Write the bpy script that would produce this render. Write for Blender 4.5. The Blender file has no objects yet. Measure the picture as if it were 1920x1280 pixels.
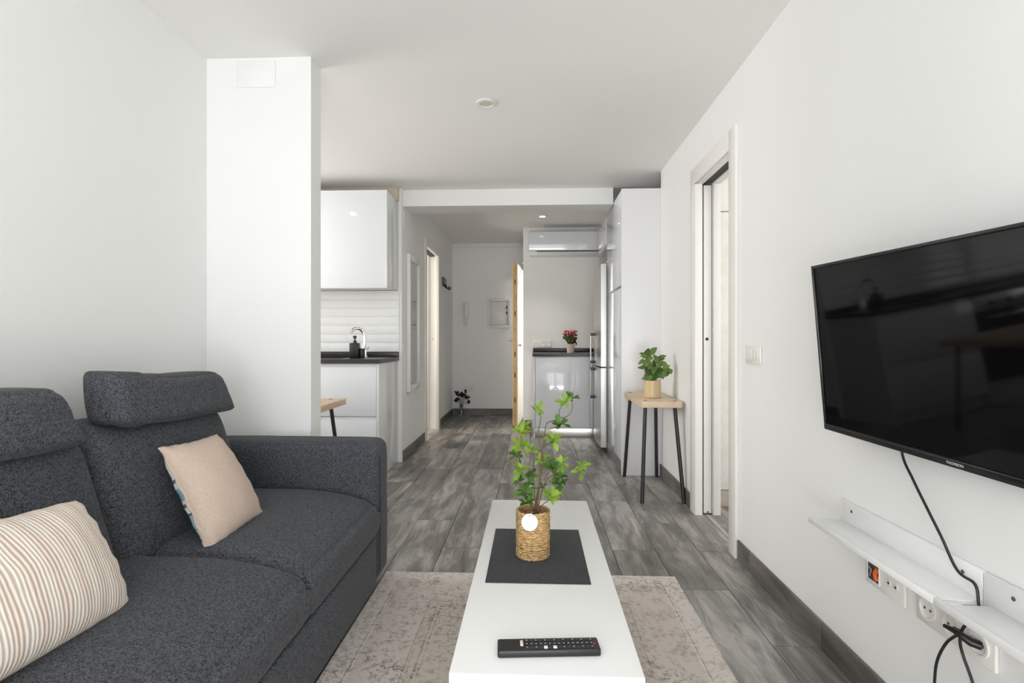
import bpy, bmesh, math, random
from mathutils import Vector, Matrix, noise
R = math.radians
random.seed(7)
SC = bpy.context.scene
COL = SC.collection

# ------------------------------------------------------------------ camera, world, lights, exposure
CAM_H = 1.05
FPX = 980.0
YAW = math.atan(40 / FPX)
cd = bpy.data.cameras.new('camera'); cam = bpy.data.objects.new('camera', cd); COL.objects.link(cam)
cam.location = (0, 0, CAM_H); cam.rotation_euler = (R(90), 0, YAW)
cd.sensor_width = 36; cd.lens = 36 * FPX / 1920; cd.shift_y = -3 / 1920
cd.clip_start = 0.02
SC.camera = cam
SC.view_settings.view_transform = 'Standard'; SC.view_settings.look = 'None'
SC.view_settings.gamma = 1; SC.view_settings.use_curve_mapping = False
SC.view_settings.exposure = -0.33
w = bpy.data.worlds.new('world'); SC.world = w; w.use_nodes = True
bgn = w.node_tree.nodes['Background']; bgn.inputs[0].default_value = (0.85, 0.93, 1.0, 1); bgn.inputs[1].default_value = 1.5

def area(name, loc, rot, sx, sy, watts, col=(1, 1, 1)):
    l = bpy.data.lights.new(name, 'AREA'); l.shape = 'RECTANGLE'; l.size = sx; l.size_y = sy
    l.energy = watts; l.color = col
    o = bpy.data.objects.new(name, l); COL.objects.link(o); o.location = loc; o.rotation_euler = rot
    return o
area('balcony_daylight', (-0.2, -1.85, 0.95), (R(90), 0, 0), 2.2, 1.7, 64, (0.95, 0.975, 1.0))
area('ceiling_bounce_fill', (-0.2, -2.1, 0.15), (R(152), 0, 0), 2.2, 1.0, 120, (1.0, 0.985, 0.95))  # added upward fill standing in for ground bounce, brightens the ceiling
area('dining_daylight', (-3.95, 3.4, 1.45), (R(90), 0, R(-90)), 1.6, 1.4, 100, (1.0, 0.975, 0.94))
area('bedroom_daylight', (3.2, 2.0, 1.5), (R(90), 0, R(90)), 1.4, 1.6, 50, (1.0, 0.98, 0.95))
area('bathroom_fill', (-2.6, 5.7, 1.5), (R(90), 0, R(-90)), 0.8, 1.0, 45, (1.0, 0.91, 0.80))  # added unseen warm fill, brightens the hall through the left doorway
hl = area('hall_spot', (0.098, 5.66, 2.375), (0, 0, 0), 0.09, 0.09, 3, (1.0, 0.96, 0.88)); hl.data.spread = R(75)
area('landing_lamp', (0.9, 6.8, 2.3), (0, 0, 0), 0.3, 0.3, 40, (1.0, 0.93, 0.86))

def at(px, py, Y):                       # point seen at pixel px, py on the plane Y (metres)
    a = (px - 960) / FPX; s, c = math.sin(YAW), math.cos(YAW)
    rx, ry, rz = -s + a * c, c + a * s, (643 - py) / FPX
    t = Y / ry
    return Vector((rx * t, Y, CAM_H + rz * t))

# ------------------------------------------------------------------ materials
def nt(name):
    m = bpy.data.materials.new(name); m.use_nodes = True
    t = m.node_tree; b = t.nodes['Principled BSDF']
    return m, t, b
def L(t, a, b): t.links.new(a, b)
def N(t, ty, **kw):
    n = t.nodes.new(ty)
    for k, v in kw.items(): setattr(n, k, v)
    return n
def simple(name, col, rough=0.5, metal=0.0, coat=0.0, bump=0.0, bscale=200.0, var=0.0, emit=None, trans=0.0, spec=None):
    m, t, b = nt(name)
    b.inputs['Base Color'].default_value = (*col, 1); b.inputs['Roughness'].default_value = rough
    b.inputs['Metallic'].default_value = metal; b.inputs['Coat Weight'].default_value = coat
    b.inputs['Transmission Weight'].default_value = trans
    if spec is not None: b.inputs['Specular IOR Level'].default_value = spec
    if emit: b.inputs['Emission Color'].default_value = (*emit[:3], 1); b.inputs['Emission Strength'].default_value = emit[3]
    if bump or var:
        tc = N(t, 'ShaderNodeTexCoord'); no = N(t, 'ShaderNodeTexNoise'); no.inputs['Scale'].default_value = bscale
        no.inputs['Detail'].default_value = 3; L(t, tc.outputs['Object'], no.inputs['Vector'])
        if bump:
            bp = N(t, 'ShaderNodeBump'); bp.inputs['Strength'].default_value = bump; bp.inputs['Distance'].default_value = 0.002
            L(t, no.outputs['Fac'], bp.inputs['Height']); L(t, bp.outputs['Normal'], b.inputs['Normal'])
        if var:
            mx = N(t, 'ShaderNodeMix', data_type='RGBA'); L(t, no.outputs['Fac'], mx.inputs['Factor'])
            mx.inputs[6].default_value = (*[c * (1 - var) for c in col], 1); mx.inputs[7].default_value = (*[min(1, c * (1 + var)) for c in col], 1)
            L(t, mx.outputs[2], b.inputs['Base Color'])
    return m
def ramp(t, stops):
    r = N(t, 'ShaderNodeValToRGB'); e = r.color_ramp.elements
    while len(e) < len(stops): e.new(0.5)
    for i, (p, c) in enumerate(stops): e[i].position = p; e[i].color = (*c, 1)
    return r

M = {}
M['wall'] = simple('wall_paint', (0.87, 0.870, 0.855), 0.62, bump=0.12, bscale=90)
M['ceil'] = simple('ceiling_paint', (0.88, 0.872, 0.845), 0.75, bump=0.05, bscale=60)
M['trimw'] = simple('white_lacquer_trim', (0.84, 0.82, 0.78), 0.35)
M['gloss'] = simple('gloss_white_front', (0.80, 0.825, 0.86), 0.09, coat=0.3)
M['gloss_shade'] = simple('gloss_white_shaded', (0.70, 0.70, 0.69), 0.15, coat=0.2)  # greyer copy of the white fronts, side-face shade put into the colour
M['satin'] = simple('satin_white_panel', (0.80, 0.80, 0.81), 0.3)
M['gapdark'] = simple('shadow_gap', (0.05, 0.05, 0.05), 0.7)  # near-black, shade of slots and gaps put into the colour
M['worktop'] = simple('dark_stone_worktop', (0.028, 0.027, 0.027), 0.28, var=0.35, bscale=260)
M['chrome'] = simple('chrome', (0.75, 0.75, 0.76), 0.08, metal=1)
M['steel'] = simple('brushed_steel', (0.62, 0.61, 0.59), 0.28, metal=1, bump=0.15, bscale=30)
M['steelside'] = simple('grey_steel_side', (0.42, 0.42, 0.41), 0.35, metal=0.7)
M['black'] = simple('black_plastic', (0.012, 0.012, 0.013), 0.35)
M['blackmetal'] = simple('black_powder_coat', (0.012, 0.012, 0.013), 0.38, spec=0.5)
M['screen'] = simple('tv_glass', (0.003, 0.003, 0.0035), 0.045, spec=0.16)
M['tvframe'] = simple('tv_frame', (0.010, 0.010, 0.011), 0.3)
M['white_plastic'] = simple('white_plastic', (0.80, 0.79, 0.75), 0.3)
M['cream_plastic'] = simple('cream_plastic', (0.83, 0.81, 0.76), 0.3)
M['table'] = simple('white_table_laminate', (0.82, 0.82, 0.81), 0.32)
M['shelfw'] = simple('white_shelf_lacquer', (0.88, 0.88, 0.88), 0.3)
M['grout'] = simple('dark_grout', (0.095, 0.09, 0.085), 0.8)
M['whitegrout'] = simple('white_grout', (0.80, 0.80, 0.79), 0.6)
M['gtile'] = simple('glazed_white_tile', (0.78, 0.79, 0.79), 0.08, coat=0.3, bump=0.25, bscale=14)
M['cork'] = simple('brown_screw', (0.18, 0.14, 0.09), 0.4, metal=0.6)
M['orange'] = simple('orange_wire', (0.75, 0.13, 0.02), 0.5)
M['greywood'] = simple('grey_box_inside', (0.05, 0.05, 0.055), 0.6)
M['soil'] = simple('dark_soil', (0.02, 0.014, 0.01), 0.95, bump=1, bscale=300)
M['stem'] = simple('brown_stem', (0.13, 0.075, 0.035), 0.7, var=0.4, bscale=120)
M['paper'] = simple('white_paper', (0.76, 0.77, 0.80), 0.6)
M['blueprint'] = simple('pale_blue_print', (0.45, 0.52, 0.72), 0.6)
M['mirror'] = simple('mirror_glass', (0.62, 0.68, 0.66), 0.02, metal=1)
M['glass'] = simple('clear_glass', (0.9, 0.95, 0.93), 0.02, trans=1.0)
M['terra'] = simple('pale_pink_clay', (0.62, 0.50, 0.44), 0.7, var=0.1, bscale=60)
M['beigepot'] = simple('beige_glazed_pot', (0.62, 0.48, 0.27), 0.32, var=0.07, bscale=30)
M['blackleaf'] = simple('black_petal', (0.012, 0.011, 0.014), 0.6)
M['redflower'] = simple('red_flower', (0.45, 0.03, 0.04), 0.6, var=0.6, bscale=90)
M['pinkflower'] = simple('pink_flower', (0.70, 0.22, 0.22), 0.6)
M['darkgreen'] = simple('dark_green_leaf', (0.03, 0.07, 0.015), 0.5)
M['lamp_on'] = simple('lit_lamp', (1, 1, 1), 0.4, emit=(1, 0.98, 0.94, 14))
M['lamp_off'] = simple('unlit_lamp_glass', (0.66, 0.66, 0.56), 0.35)
M['print_grey'] = simple('grey_print', (0.55, 0.55, 0.55), 0.4)
M['doorw'] = simple('white_door_leaf', (0.82, 0.81, 0.78), 0.35, bump=0.1, bscale=40)
M['warmdoor'] = simple('cream_wood_door', (0.78, 0.70, 0.58), 0.45)
M['ashwhite'] = None

def wood_plank(name, lo, mid, hi, axis='Y', scale=1.0, rough=0.36):
    m, t, b = nt(name)
    tc = N(t, 'ShaderNodeTexCoord'); oi = N(t, 'ShaderNodeObjectInfo')
    mul = N(t, 'ShaderNodeVectorMath', operation='SCALE'); mul.inputs[0].default_value = (37.0, 53.0, 19.0); L(t, oi.outputs['Random'], mul.inputs['Scale'])
    add = N(t, 'ShaderNodeVectorMath', operation='ADD'); L(t, tc.outputs['Object'], add.inputs[0]); L(t, mul.outputs[0], add.inputs[1])
    mp = N(t, 'ShaderNodeMapping')
    mp.inputs['Scale'].default_value = {'Y': (6.5 * scale, 1.5 * scale, 6.5 * scale), 'X': (1.5 * scale, 6.5 * scale, 6.5 * scale)}[axis]
    L(t, add.outputs[0], mp.inputs['Vector'])
    # warp
    wn = N(t, 'ShaderNodeTexNoise'); wn.inputs['Scale'].default_value = 0.9; wn.inputs['Detail'].default_value = 2; L(t, mp.outputs[0], wn.inputs['Vector'])
    wa = N(t, 'ShaderNodeVectorMath', operation='SCALE'); wa.inputs['Scale'].default_value = 1.1; L(t, wn.outputs['Color'], wa.inputs[0])
    w2 = N(t, 'ShaderNodeVectorMath', operation='ADD'); L(t, mp.outputs[0], w2.inputs[0]); L(t, wa.outputs[0], w2.inputs[1])
    g = N(t, 'ShaderNodeTexNoise'); g.inputs['Scale'].default_value = 1.7; g.inputs['Detail'].default_value = 7; g.inputs['Roughness'].default_value = 0.62; L(t, w2.outputs[0], g.inputs['Vector'])
    mp2 = N(t, 'ShaderNodeMapping'); mp2.inputs['Scale'].default_value = {'Y': (7, 0.7, 7), 'X': (0.7, 7, 7)}[axis]; L(t, w2.outputs[0], mp2.inputs['Vector'])
    f = N(t, 'ShaderNodeTexNoise'); f.inputs['Scale'].default_value = 2.6; f.inputs['Detail'].default_value = 4; L(t, mp2.outputs[0], f.inputs['Vector'])
    wv = N(t, 'ShaderNodeTexWave', wave_type='BANDS', bands_direction=('X' if axis == 'Y' else 'Y')); wv.inputs['Scale'].default_value = 0.55; wv.inputs['Distortion'].default_value = 9
    wv.inputs['Detail'].default_value = 3; wv.inputs['Detail Scale'].default_value = 0.8; L(t, w2.outputs[0], wv.inputs['Vector'])
    m1 = N(t, 'ShaderNodeMath', operation='MULTIPLY_ADD'); L(t, f.outputs['Fac'], m1.inputs[0]); m1.inputs[1].default_value = 0.34; L(t, g.outputs['Fac'], m1.inputs[2])
    m2 = N(t, 'ShaderNodeMath', operation='MULTIPLY_ADD'); L(t, wv.outputs['Fac'], m2.inputs[0]); m2.inputs[1].default_value = 0.07; L(t, m1.outputs[0], m2.inputs[2])
    m3 = N(t, 'ShaderNodeMath', operation='MULTIPLY_ADD'); L(t, oi.outputs['Random'], m3.inputs[0]); m3.inputs[1].default_value = 0.17; L(t, m2.outputs[0], m3.inputs[2])
    r = ramp(t, [(0.50, lo), (0.76, mid), (1.0, hi)]); L(t, m3.outputs[0], r.inputs[0])
    L(t, r.outputs[0], b.inputs['Base Color'])
    b.inputs['Roughness'].default_value = rough
    bp = N(t, 'ShaderNodeBump'); bp.inputs['Strength'].default_value = 0.12; bp.inputs['Distance'].default_value = 0.002
    L(t, m1.outputs[0], bp.inputs['Height']); L(t, bp.outputs['Normal'], b.inputs['Normal'])
    return m
M['plank'] = wood_plank('grey_wood_tile', (0.070, 0.064, 0.058), (0.205, 0.192, 0.178), (0.46, 0.435, 0.41))
M['skirt'] = wood_plank('grey_wood_skirting', (0.05, 0.043, 0.04), (0.112, 0.100, 0.092), (0.20, 0.18, 0.165), rough=0.4)
M['skirtx'] = wood_plank('grey_wood_skirting_cross', (0.05, 0.043, 0.04), (0.112, 0.100, 0.092), (0.20, 0.18, 0.165), axis='X', rough=0.4)
M['oak'] = wood_plank('pale_ash_wood', (0.58, 0.40, 0.26), (0.70, 0.52, 0.36), (0.78, 0.62, 0.45), scale=1.3, rough=0.45)
M['oakx'] = wood_plank('pale_ash_wood_cross', (0.58, 0.40, 0.26), (0.70, 0.52, 0.36), (0.78, 0.62, 0.45), axis='X', scale=1.3, rough=0.45)
M['pine'] = wood_plank('pine_edge', (0.50, 0.28, 0.09), (0.60, 0.36, 0.14), (0.70, 0.45, 0.2), rough=0.5)
M['plinthw'] = wood_plank('pale_grey_wood_plinth', (0.30, 0.25, 0.21), (0.42, 0.36, 0.31), (0.55, 0.48, 0.42), axis='X', rough=0.5)
M['ashwhite'] = wood_plank('white_grained_front', (0.74, 0.71, 0.66), (0.80, 0.775, 0.73), (0.85, 0.83, 0.79), rough=0.5)

def fabric(name, lo, hi, scale=430, bump=0.5, weave=True):
    m, t, b = nt(name)
    tc = N(t, 'ShaderNodeTexCoord')
    n1 = N(t, 'ShaderNodeTexNoise'); n1.inputs['Scale'].default_value = scale; n1.inputs['Detail'].default_value = 2; L(t, tc.outputs['Object'], n1.inputs['Vector'])
    n2 = N(t, 'ShaderNodeTexNoise'); n2.inputs['Scale'].default_value = 130; n2.inputs['Detail'].default_value = 2; L(t, tc.outputs['Object'], n2.inputs['Vector'])
    a = N(t, 'ShaderNodeMath', operation='MULTIPLY_ADD'); L(t, n2.outputs['Fac'], a.inputs[0]); a.inputs[1].default_value = 0.35; L(t, n1.outputs['Fac'], a.inputs[2])
    r = ramp(t, [(0.50, lo), (0.86, hi)]); L(t, a.outputs[0], r.inputs[0]); L(t, r.outputs[0], b.inputs['Base Color'])
    b.inputs['Roughness'].default_value = 0.95; b.inputs['Specular IOR Level'].default_value = 0.15
    b.inputs['Sheen Weight'].default_value = 0.08; b.inputs['Sheen Roughness'].default_value = 0.5
    bp = N(t, 'ShaderNodeBump'); bp.inputs['Strength'].default_value = bump; bp.inputs['Distance'].default_value = 0.0012
    L(t, n1.outputs['Fac'], bp.inputs['Height']); L(t, bp.outputs['Normal'], b.inputs['Normal'])
    return m
M['sofa'] = fabric('charcoal_heather_fabric', (0.010, 0.0115, 0.014), (0.135, 0.142, 0.160))
M['seam'] = simple('dark_seam', (0.012, 0.013, 0.015), 0.9)
M['blush'] = fabric('blush_linen', (0.54, 0.42, 0.34), (0.68, 0.55, 0.46), scale=600, bump=0.25)
M['mat'] = fabric('charcoal_woven_mat', (0.022, 0.023, 0.025), (0.075, 0.077, 0.08), scale=500, bump=0.4)

def uvstripes(name, fn):
    m, t, b = nt(name); uv = N(t, 'ShaderNodeUVMap'); sp = N(t, 'ShaderNodeSeparateXYZ'); L(t, uv.outputs[0], sp.inputs[0])
    b.inputs['Roughness'].default_value = 0.9; b.inputs['Specular IOR Level'].default_value = 0.15
    fn(m, t, b, uv, sp); return m
def _stripe(m, t, b, uv, sp):
    mp = N(t, 'ShaderNodeMapping'); mp.inputs['Scale'].default_value = (5, 1.2, 1); L(t, uv.outputs[0], mp.inputs[0])
    no = N(t, 'ShaderNodeTexNoise'); no.inputs['Scale'].default_value = 2; no.inputs['Detail'].default_value = 2; L(t, mp.outputs[0], no.inputs['Vector'])
    a = N(t, 'ShaderNodeMath', operation='MULTIPLY_ADD'); L(t, no.outputs['Fac'], a.inputs[0]); a.inputs[1].default_value = 0.028; L(t, sp.outputs[0], a.inputs[2])
    k = N(t, 'ShaderNodeMath', operation='MULTIPLY'); L(t, a.outputs[0], k.inputs[0]); k.inputs[1].default_value = 2 * math.pi * 50
    s = N(t, 'ShaderNodeMath', operation='SINE'); L(t, k.outputs[0], s.inputs[0])
    k2 = N(t, 'ShaderNodeMath', operation='MULTIPLY'); L(t, a.outputs[0], k2.inputs[0]); k2.inputs[1].default_value = 2 * math.pi * 9.3
    s2 = N(t, 'ShaderNodeMath', operation='SINE'); L(t, k2.outputs[0], s2.inputs[0])
    q = N(t, 'ShaderNodeMath', operation='MULTIPLY_ADD'); L(t, s2.outputs[0], q.inputs[0]); q.inputs[1].default_value = 0.35; L(t, s.outputs[0], q.inputs[2])
    r = ramp(t, [(0.0, (0.90, 0.85, 0.79)), (0.50, (0.84, 0.76, 0.68)), (0.85, (0.68, 0.51, 0.41))])
    mr = N(t, 'ShaderNodeMapRange'); mr.inputs[1].default_value = -1; mr.inputs[2].default_value = 1.3; L(t, q.outputs[0], mr.inputs[0])
    L(t, mr.outputs[0], r.inputs[0]); L(t, r.outputs[0], b.inputs['Base Color'])
    bp = N(t, 'ShaderNodeBump'); bp.inputs['Strength'].default_value = 0.35; bp.inputs['Distance'].default_value = 0.003; L(t, q.outputs[0], bp.inputs['Height']); L(t, bp.outputs['Normal'], b.inputs['Normal'])
M['stripe'] = uvstripes('striped_cotton', _stripe)
def _plaid(m, t, b, uv, sp):
    r = ramp(t, [(0.0, (0.72, 0.74, 0.74)), (0.16, (0.72, 0.74, 0.74)), (0.30, (0.12, 0.14, 0.16)), (0.33, (0.72, 0.75, 0.76)), (0.38, (0.22, 0.42, 0.47)), (0.50, (0.72, 0.75, 0.76)),
                 (0.53, (0.12, 0.14, 0.16)), (0.56, (0.75, 0.76, 0.76)), (0.62, (0.12, 0.14, 0.16)), (0.64, (0.30, 0.52, 0.57)), (0.78, (0.75, 0.76, 0.76)), (0.86, (0.2, 0.2, 0.22)), (0.88, (0.75, 0.76, 0.76))])
    r.color_ramp.interpolation = 'CONSTANT'
    iv = N(t, 'ShaderNodeMath', operation='SUBTRACT'); iv.inputs[0].default_value = 1; L(t, sp.outputs[1], iv.inputs[1])
    L(t, iv.outputs[0], r.inputs[0]); L(t, r.outputs[0], b.inputs['Base Color'])
M['plaid'] = uvstripes('blue_white_check', _plaid)

def rug_mat(hx, hy):
    m, t, b = nt('faded_oriental_rug'); tc = N(t, 'ShaderNodeTexCoord'); sp = N(t, 'ShaderNodeSeparateXYZ'); L(t, tc.outputs['Object'], sp.inputs[0])
    def mth(op, a, b_=None, c=None):
        n = N(t, 'ShaderNodeMath', operation=op)
        for i, v in enumerate((a, b_, c)):
            if v is None: continue
            if isinstance(v, (int, float)): n.inputs[i].default_value = v
            else: L(t, v, n.inputs[i])
        return n.outputs[0]
    ax = mth('ABSOLUTE', sp.outputs[0]); ay = mth('ABSOLUTE', sp.outputs[1])
    dx = mth('SUBTRACT', hx, ax); dy = mth('SUBTRACT', hy, ay); d = mth('MINIMUM', dx, dy)      # distance from the rug's edge
    def line(c, wd): return mth('LESS_THAN', mth('ABSOLUTE', mth('SUBTRACT', d, c)), wd)
    lines = mth('MAXIMUM', mth('MAXIMUM', line(0.285, 0.0022), line(0.075, 0.002)), mth('MAXIMUM', line(0.30, 0.0015), line(0.25, 0.0015)))
    # arabesque outlines
    wn = N(t, 'ShaderNodeTexNoise'); wn.inputs['Scale'].default_value = 9; wn.inputs['Detail'].default_value = 2; L(t, tc.outputs['Object'], wn.inputs['Vector'])
    sc = N(t, 'ShaderNodeVectorMath', operation='SCALE'); sc.inputs['Scale'].default_value = 0.10; L(t, wn.outputs['Color'], sc.inputs[0])
    # mirrored coordinates so that the motif repeats symmetrically
    cb = N(t, 'ShaderNodeCombineXYZ'); L(t, ax, cb.inputs[0]); L(t, ay, cb.inputs[1])
    ad = N(t, 'ShaderNodeVectorMath', operation='ADD'); L(t, cb.outputs[0], ad.inputs[0]); L(t, sc.outputs[0], ad.inputs[1])
    v1 = N(t, 'ShaderNodeTexVoronoi', feature='DISTANCE_TO_EDGE'); v1.inputs['Scale'].default_value = 24; L(t, ad.outputs[0], v1.inputs['Vector'])
    v2 = N(t, 'ShaderNodeTexVoronoi', feature='F1'); v2.inputs['Scale'].default_value = 42; L(t, ad.outputs[0], v2.inputs['Vector'])
    e1 = mth('LESS_THAN', v1.outputs['Distance'], 0.04)
    ring = mth('LESS_THAN', mth('ABSOLUTE', mth('SUBTRACT', v2.outputs['Distance'], 0.30)), 0.06)
    n2 = N(t, 'ShaderNodeTexNoise'); n2.inputs['Scale'].default_value = 5; n2.inputs['Detail'].default_value = 4; L(t, tc.outputs['Object'], n2.inputs['Vector'])
    fade = mth('MULTIPLY', mth('SUBTRACT', n2.outputs['Fac'], 0.36), 3.2)
    n3 = N(t, 'ShaderNodeTexNoise'); n3.inputs['Scale'].default_value = 60; n3.inputs['Detail'].default_value = 4; L(t, tc.outputs['Object'], n3.inputs['Vector'])
    pat = mth('MULTIPLY', mth('MAXIMUM', e1, ring), fade)
    pat = mth('MULTIPLY', pat, mth('GREATER_THAN', n3.outputs['Fac'], 0.43))
    band = mth('MULTIPLY', mth('GREATER_THAN', d, 0.085), mth('LESS_THAN', d, 0.245))
    dark = mth('ADD', mth('MULTIPLY', pat, 0.62), mth('MULTIPLY', lines, 0.42))
    dark = mth('ADD', dark, mth('MULTIPLY', mth('SUBTRACT', n3.outputs['Fac'], 0.5), 1.5))
    n4 = N(t, 'ShaderNodeTexNoise'); n4.inputs['Scale'].default_value = 14; n4.inputs['Detail'].default_value = 3; L(t, tc.outputs['Object'], n4.inputs['Vector'])
    dark = mth('ADD', dark, mth('MULTIPLY', mth('SUBTRACT', n4.outputs['Fac'], 0.5), mth('MULTIPLY_ADD', band, 1.1, 0.4)))
    dark.node.use_clamp = True
    base = N(t, 'ShaderNodeMix', data_type='RGBA'); L(t, band, base.inputs['Factor']); base.inputs[6].default_value = (0.62, 0.55, 0.49, 1); base.inputs[7].default_value = (0.66, 0.59, 0.55, 1)
    out = N(t, 'ShaderNodeMath', operation='LESS_THAN'); L(t, d, out.inputs[0]); out.inputs[1].default_value = 0.085
    b2 = N(t, 'ShaderNodeMix', data_type='RGBA'); L(t, out.outputs[0], b2.inputs['Factor']); L(t, base.outputs[2], b2.inputs[6]); b2.inputs[7].default_value = (0.74, 0.68, 0.63, 1)
    fin = N(t, 'ShaderNodeMix', data_type='RGBA'); L(t, dark, fin.inputs['Factor']); L(t, b2.outputs[2], fin.inputs[6]); fin.inputs[7].default_value = (0.20, 0.155, 0.14, 1)
    L(t, fin.outputs[2], b.inputs['Base Color']); b.inputs['Roughness'].default_value = 0.95; b.inputs['Specular IOR Level'].default_value = 0.1
    bp = N(t, 'ShaderNodeBump'); bp.inputs['Strength'].default_value = 0.5; bp.inputs['Distance'].default_value = 0.003; L(t, n3.outputs['Fac'], bp.inputs['Height']); L(t, bp.outputs['Normal'], b.inputs['Normal'])
    return m

def leafmat(name, a, b_, trans=0.25):
    m, t, b = nt(name); tc = N(t, 'ShaderNodeTexCoord'); oi = N(t, 'ShaderNodeObjectInfo')
    no = N(t, 'ShaderNodeTexNoise'); no.inputs['Scale'].default_value = 60; L(t, tc.outputs['Object'], no.inputs['Vector'])
    ad = N(t, 'ShaderNodeMath', operation='MULTIPLY_ADD'); L(t, oi.outputs['Random'], ad.inputs[0]); ad.inputs[1].default_value = 0.7; L(t, no.outputs['Fac'], ad.inputs[2])
    mr = N(t, 'ShaderNodeMapRange'); mr.inputs[1].default_value = 0.3; mr.inputs[2].default_value = 1.2; L(t, ad.outputs[0], mr.inputs[0])
    r = ramp(t, [(0, a), (1, b_)]); L(t, mr.outputs[0], r.inputs[0]); L(t, r.outputs[0], b.inputs['Base Color'])
    b.inputs['Roughness'].default_value = 0.45; b.inputs['Specular IOR Level'].default_value = 0.4
    tr = N(t, 'ShaderNodeBsdfTranslucent'); L(t, r.outputs[0], tr.inputs['Color']); mx = N(t, 'ShaderNodeMixShader'); mx.inputs[0].default_value = trans
    L(t, b.outputs[0], mx.inputs[1]); L(t, tr.outputs[0], mx.inputs[2]); L(t, mx.outputs[0], t.nodes['Material Output'].inputs[0])
    return m
M['leaf_bright'] = leafmat('bright_green_leaf', (0.13, 0.27, 0.02), (0.36, 0.53, 0.07), 0.35)
M['leaf_dark'] = leafmat('deep_green_leaf', (0.022, 0.07, 0.012), (0.10, 0.22, 0.03))
M['leaf_pothos'] = leafmat('variegated_green_leaf', (0.015, 0.05, 0.012), (0.20, 0.32, 0.07))
def rope():
    m, t, b = nt('natural_seagrass_rope'); tc = N(t, 'ShaderNodeTexCoord'); no = N(t, 'ShaderNodeTexNoise'); no.inputs['Scale'].default_value = 75; no.inputs['Detail'].default_value = 3
    oi = N(t, 'ShaderNodeObjectInfo'); sv = N(t, 'ShaderNodeVectorMath', operation='SCALE'); sv.inputs[0].default_value = (11, 7, 5); L(t, oi.outputs['Random'], sv.inputs['Scale'])
    ad = N(t, 'ShaderNodeVectorMath', operation='ADD'); L(t, tc.outputs['Object'], ad.inputs[0]); L(t, sv.outputs[0], ad.inputs[1]); mpz = N(t, 'ShaderNodeMapping'); mpz.inputs['Scale'].default_value = (1, 1, 5); L(t, ad.outputs[0], mpz.inputs[0]); L(t, mpz.outputs[0], no.inputs['Vector'])
    r = ramp(t, [(0.28, (0.15, 0.075, 0.025)), (0.46, (0.44, 0.27, 0.11)), (0.62, (0.64, 0.44, 0.21)), (0.78, (0.78, 0.62, 0.38))]); L(t, no.outputs['Fac'], r.inputs[0]); L(t, r.outputs[0], b.inputs['Base Color'])
    b.inputs['Roughness'].default_value = 0.7
    return m
M['rope'] = rope()

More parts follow.
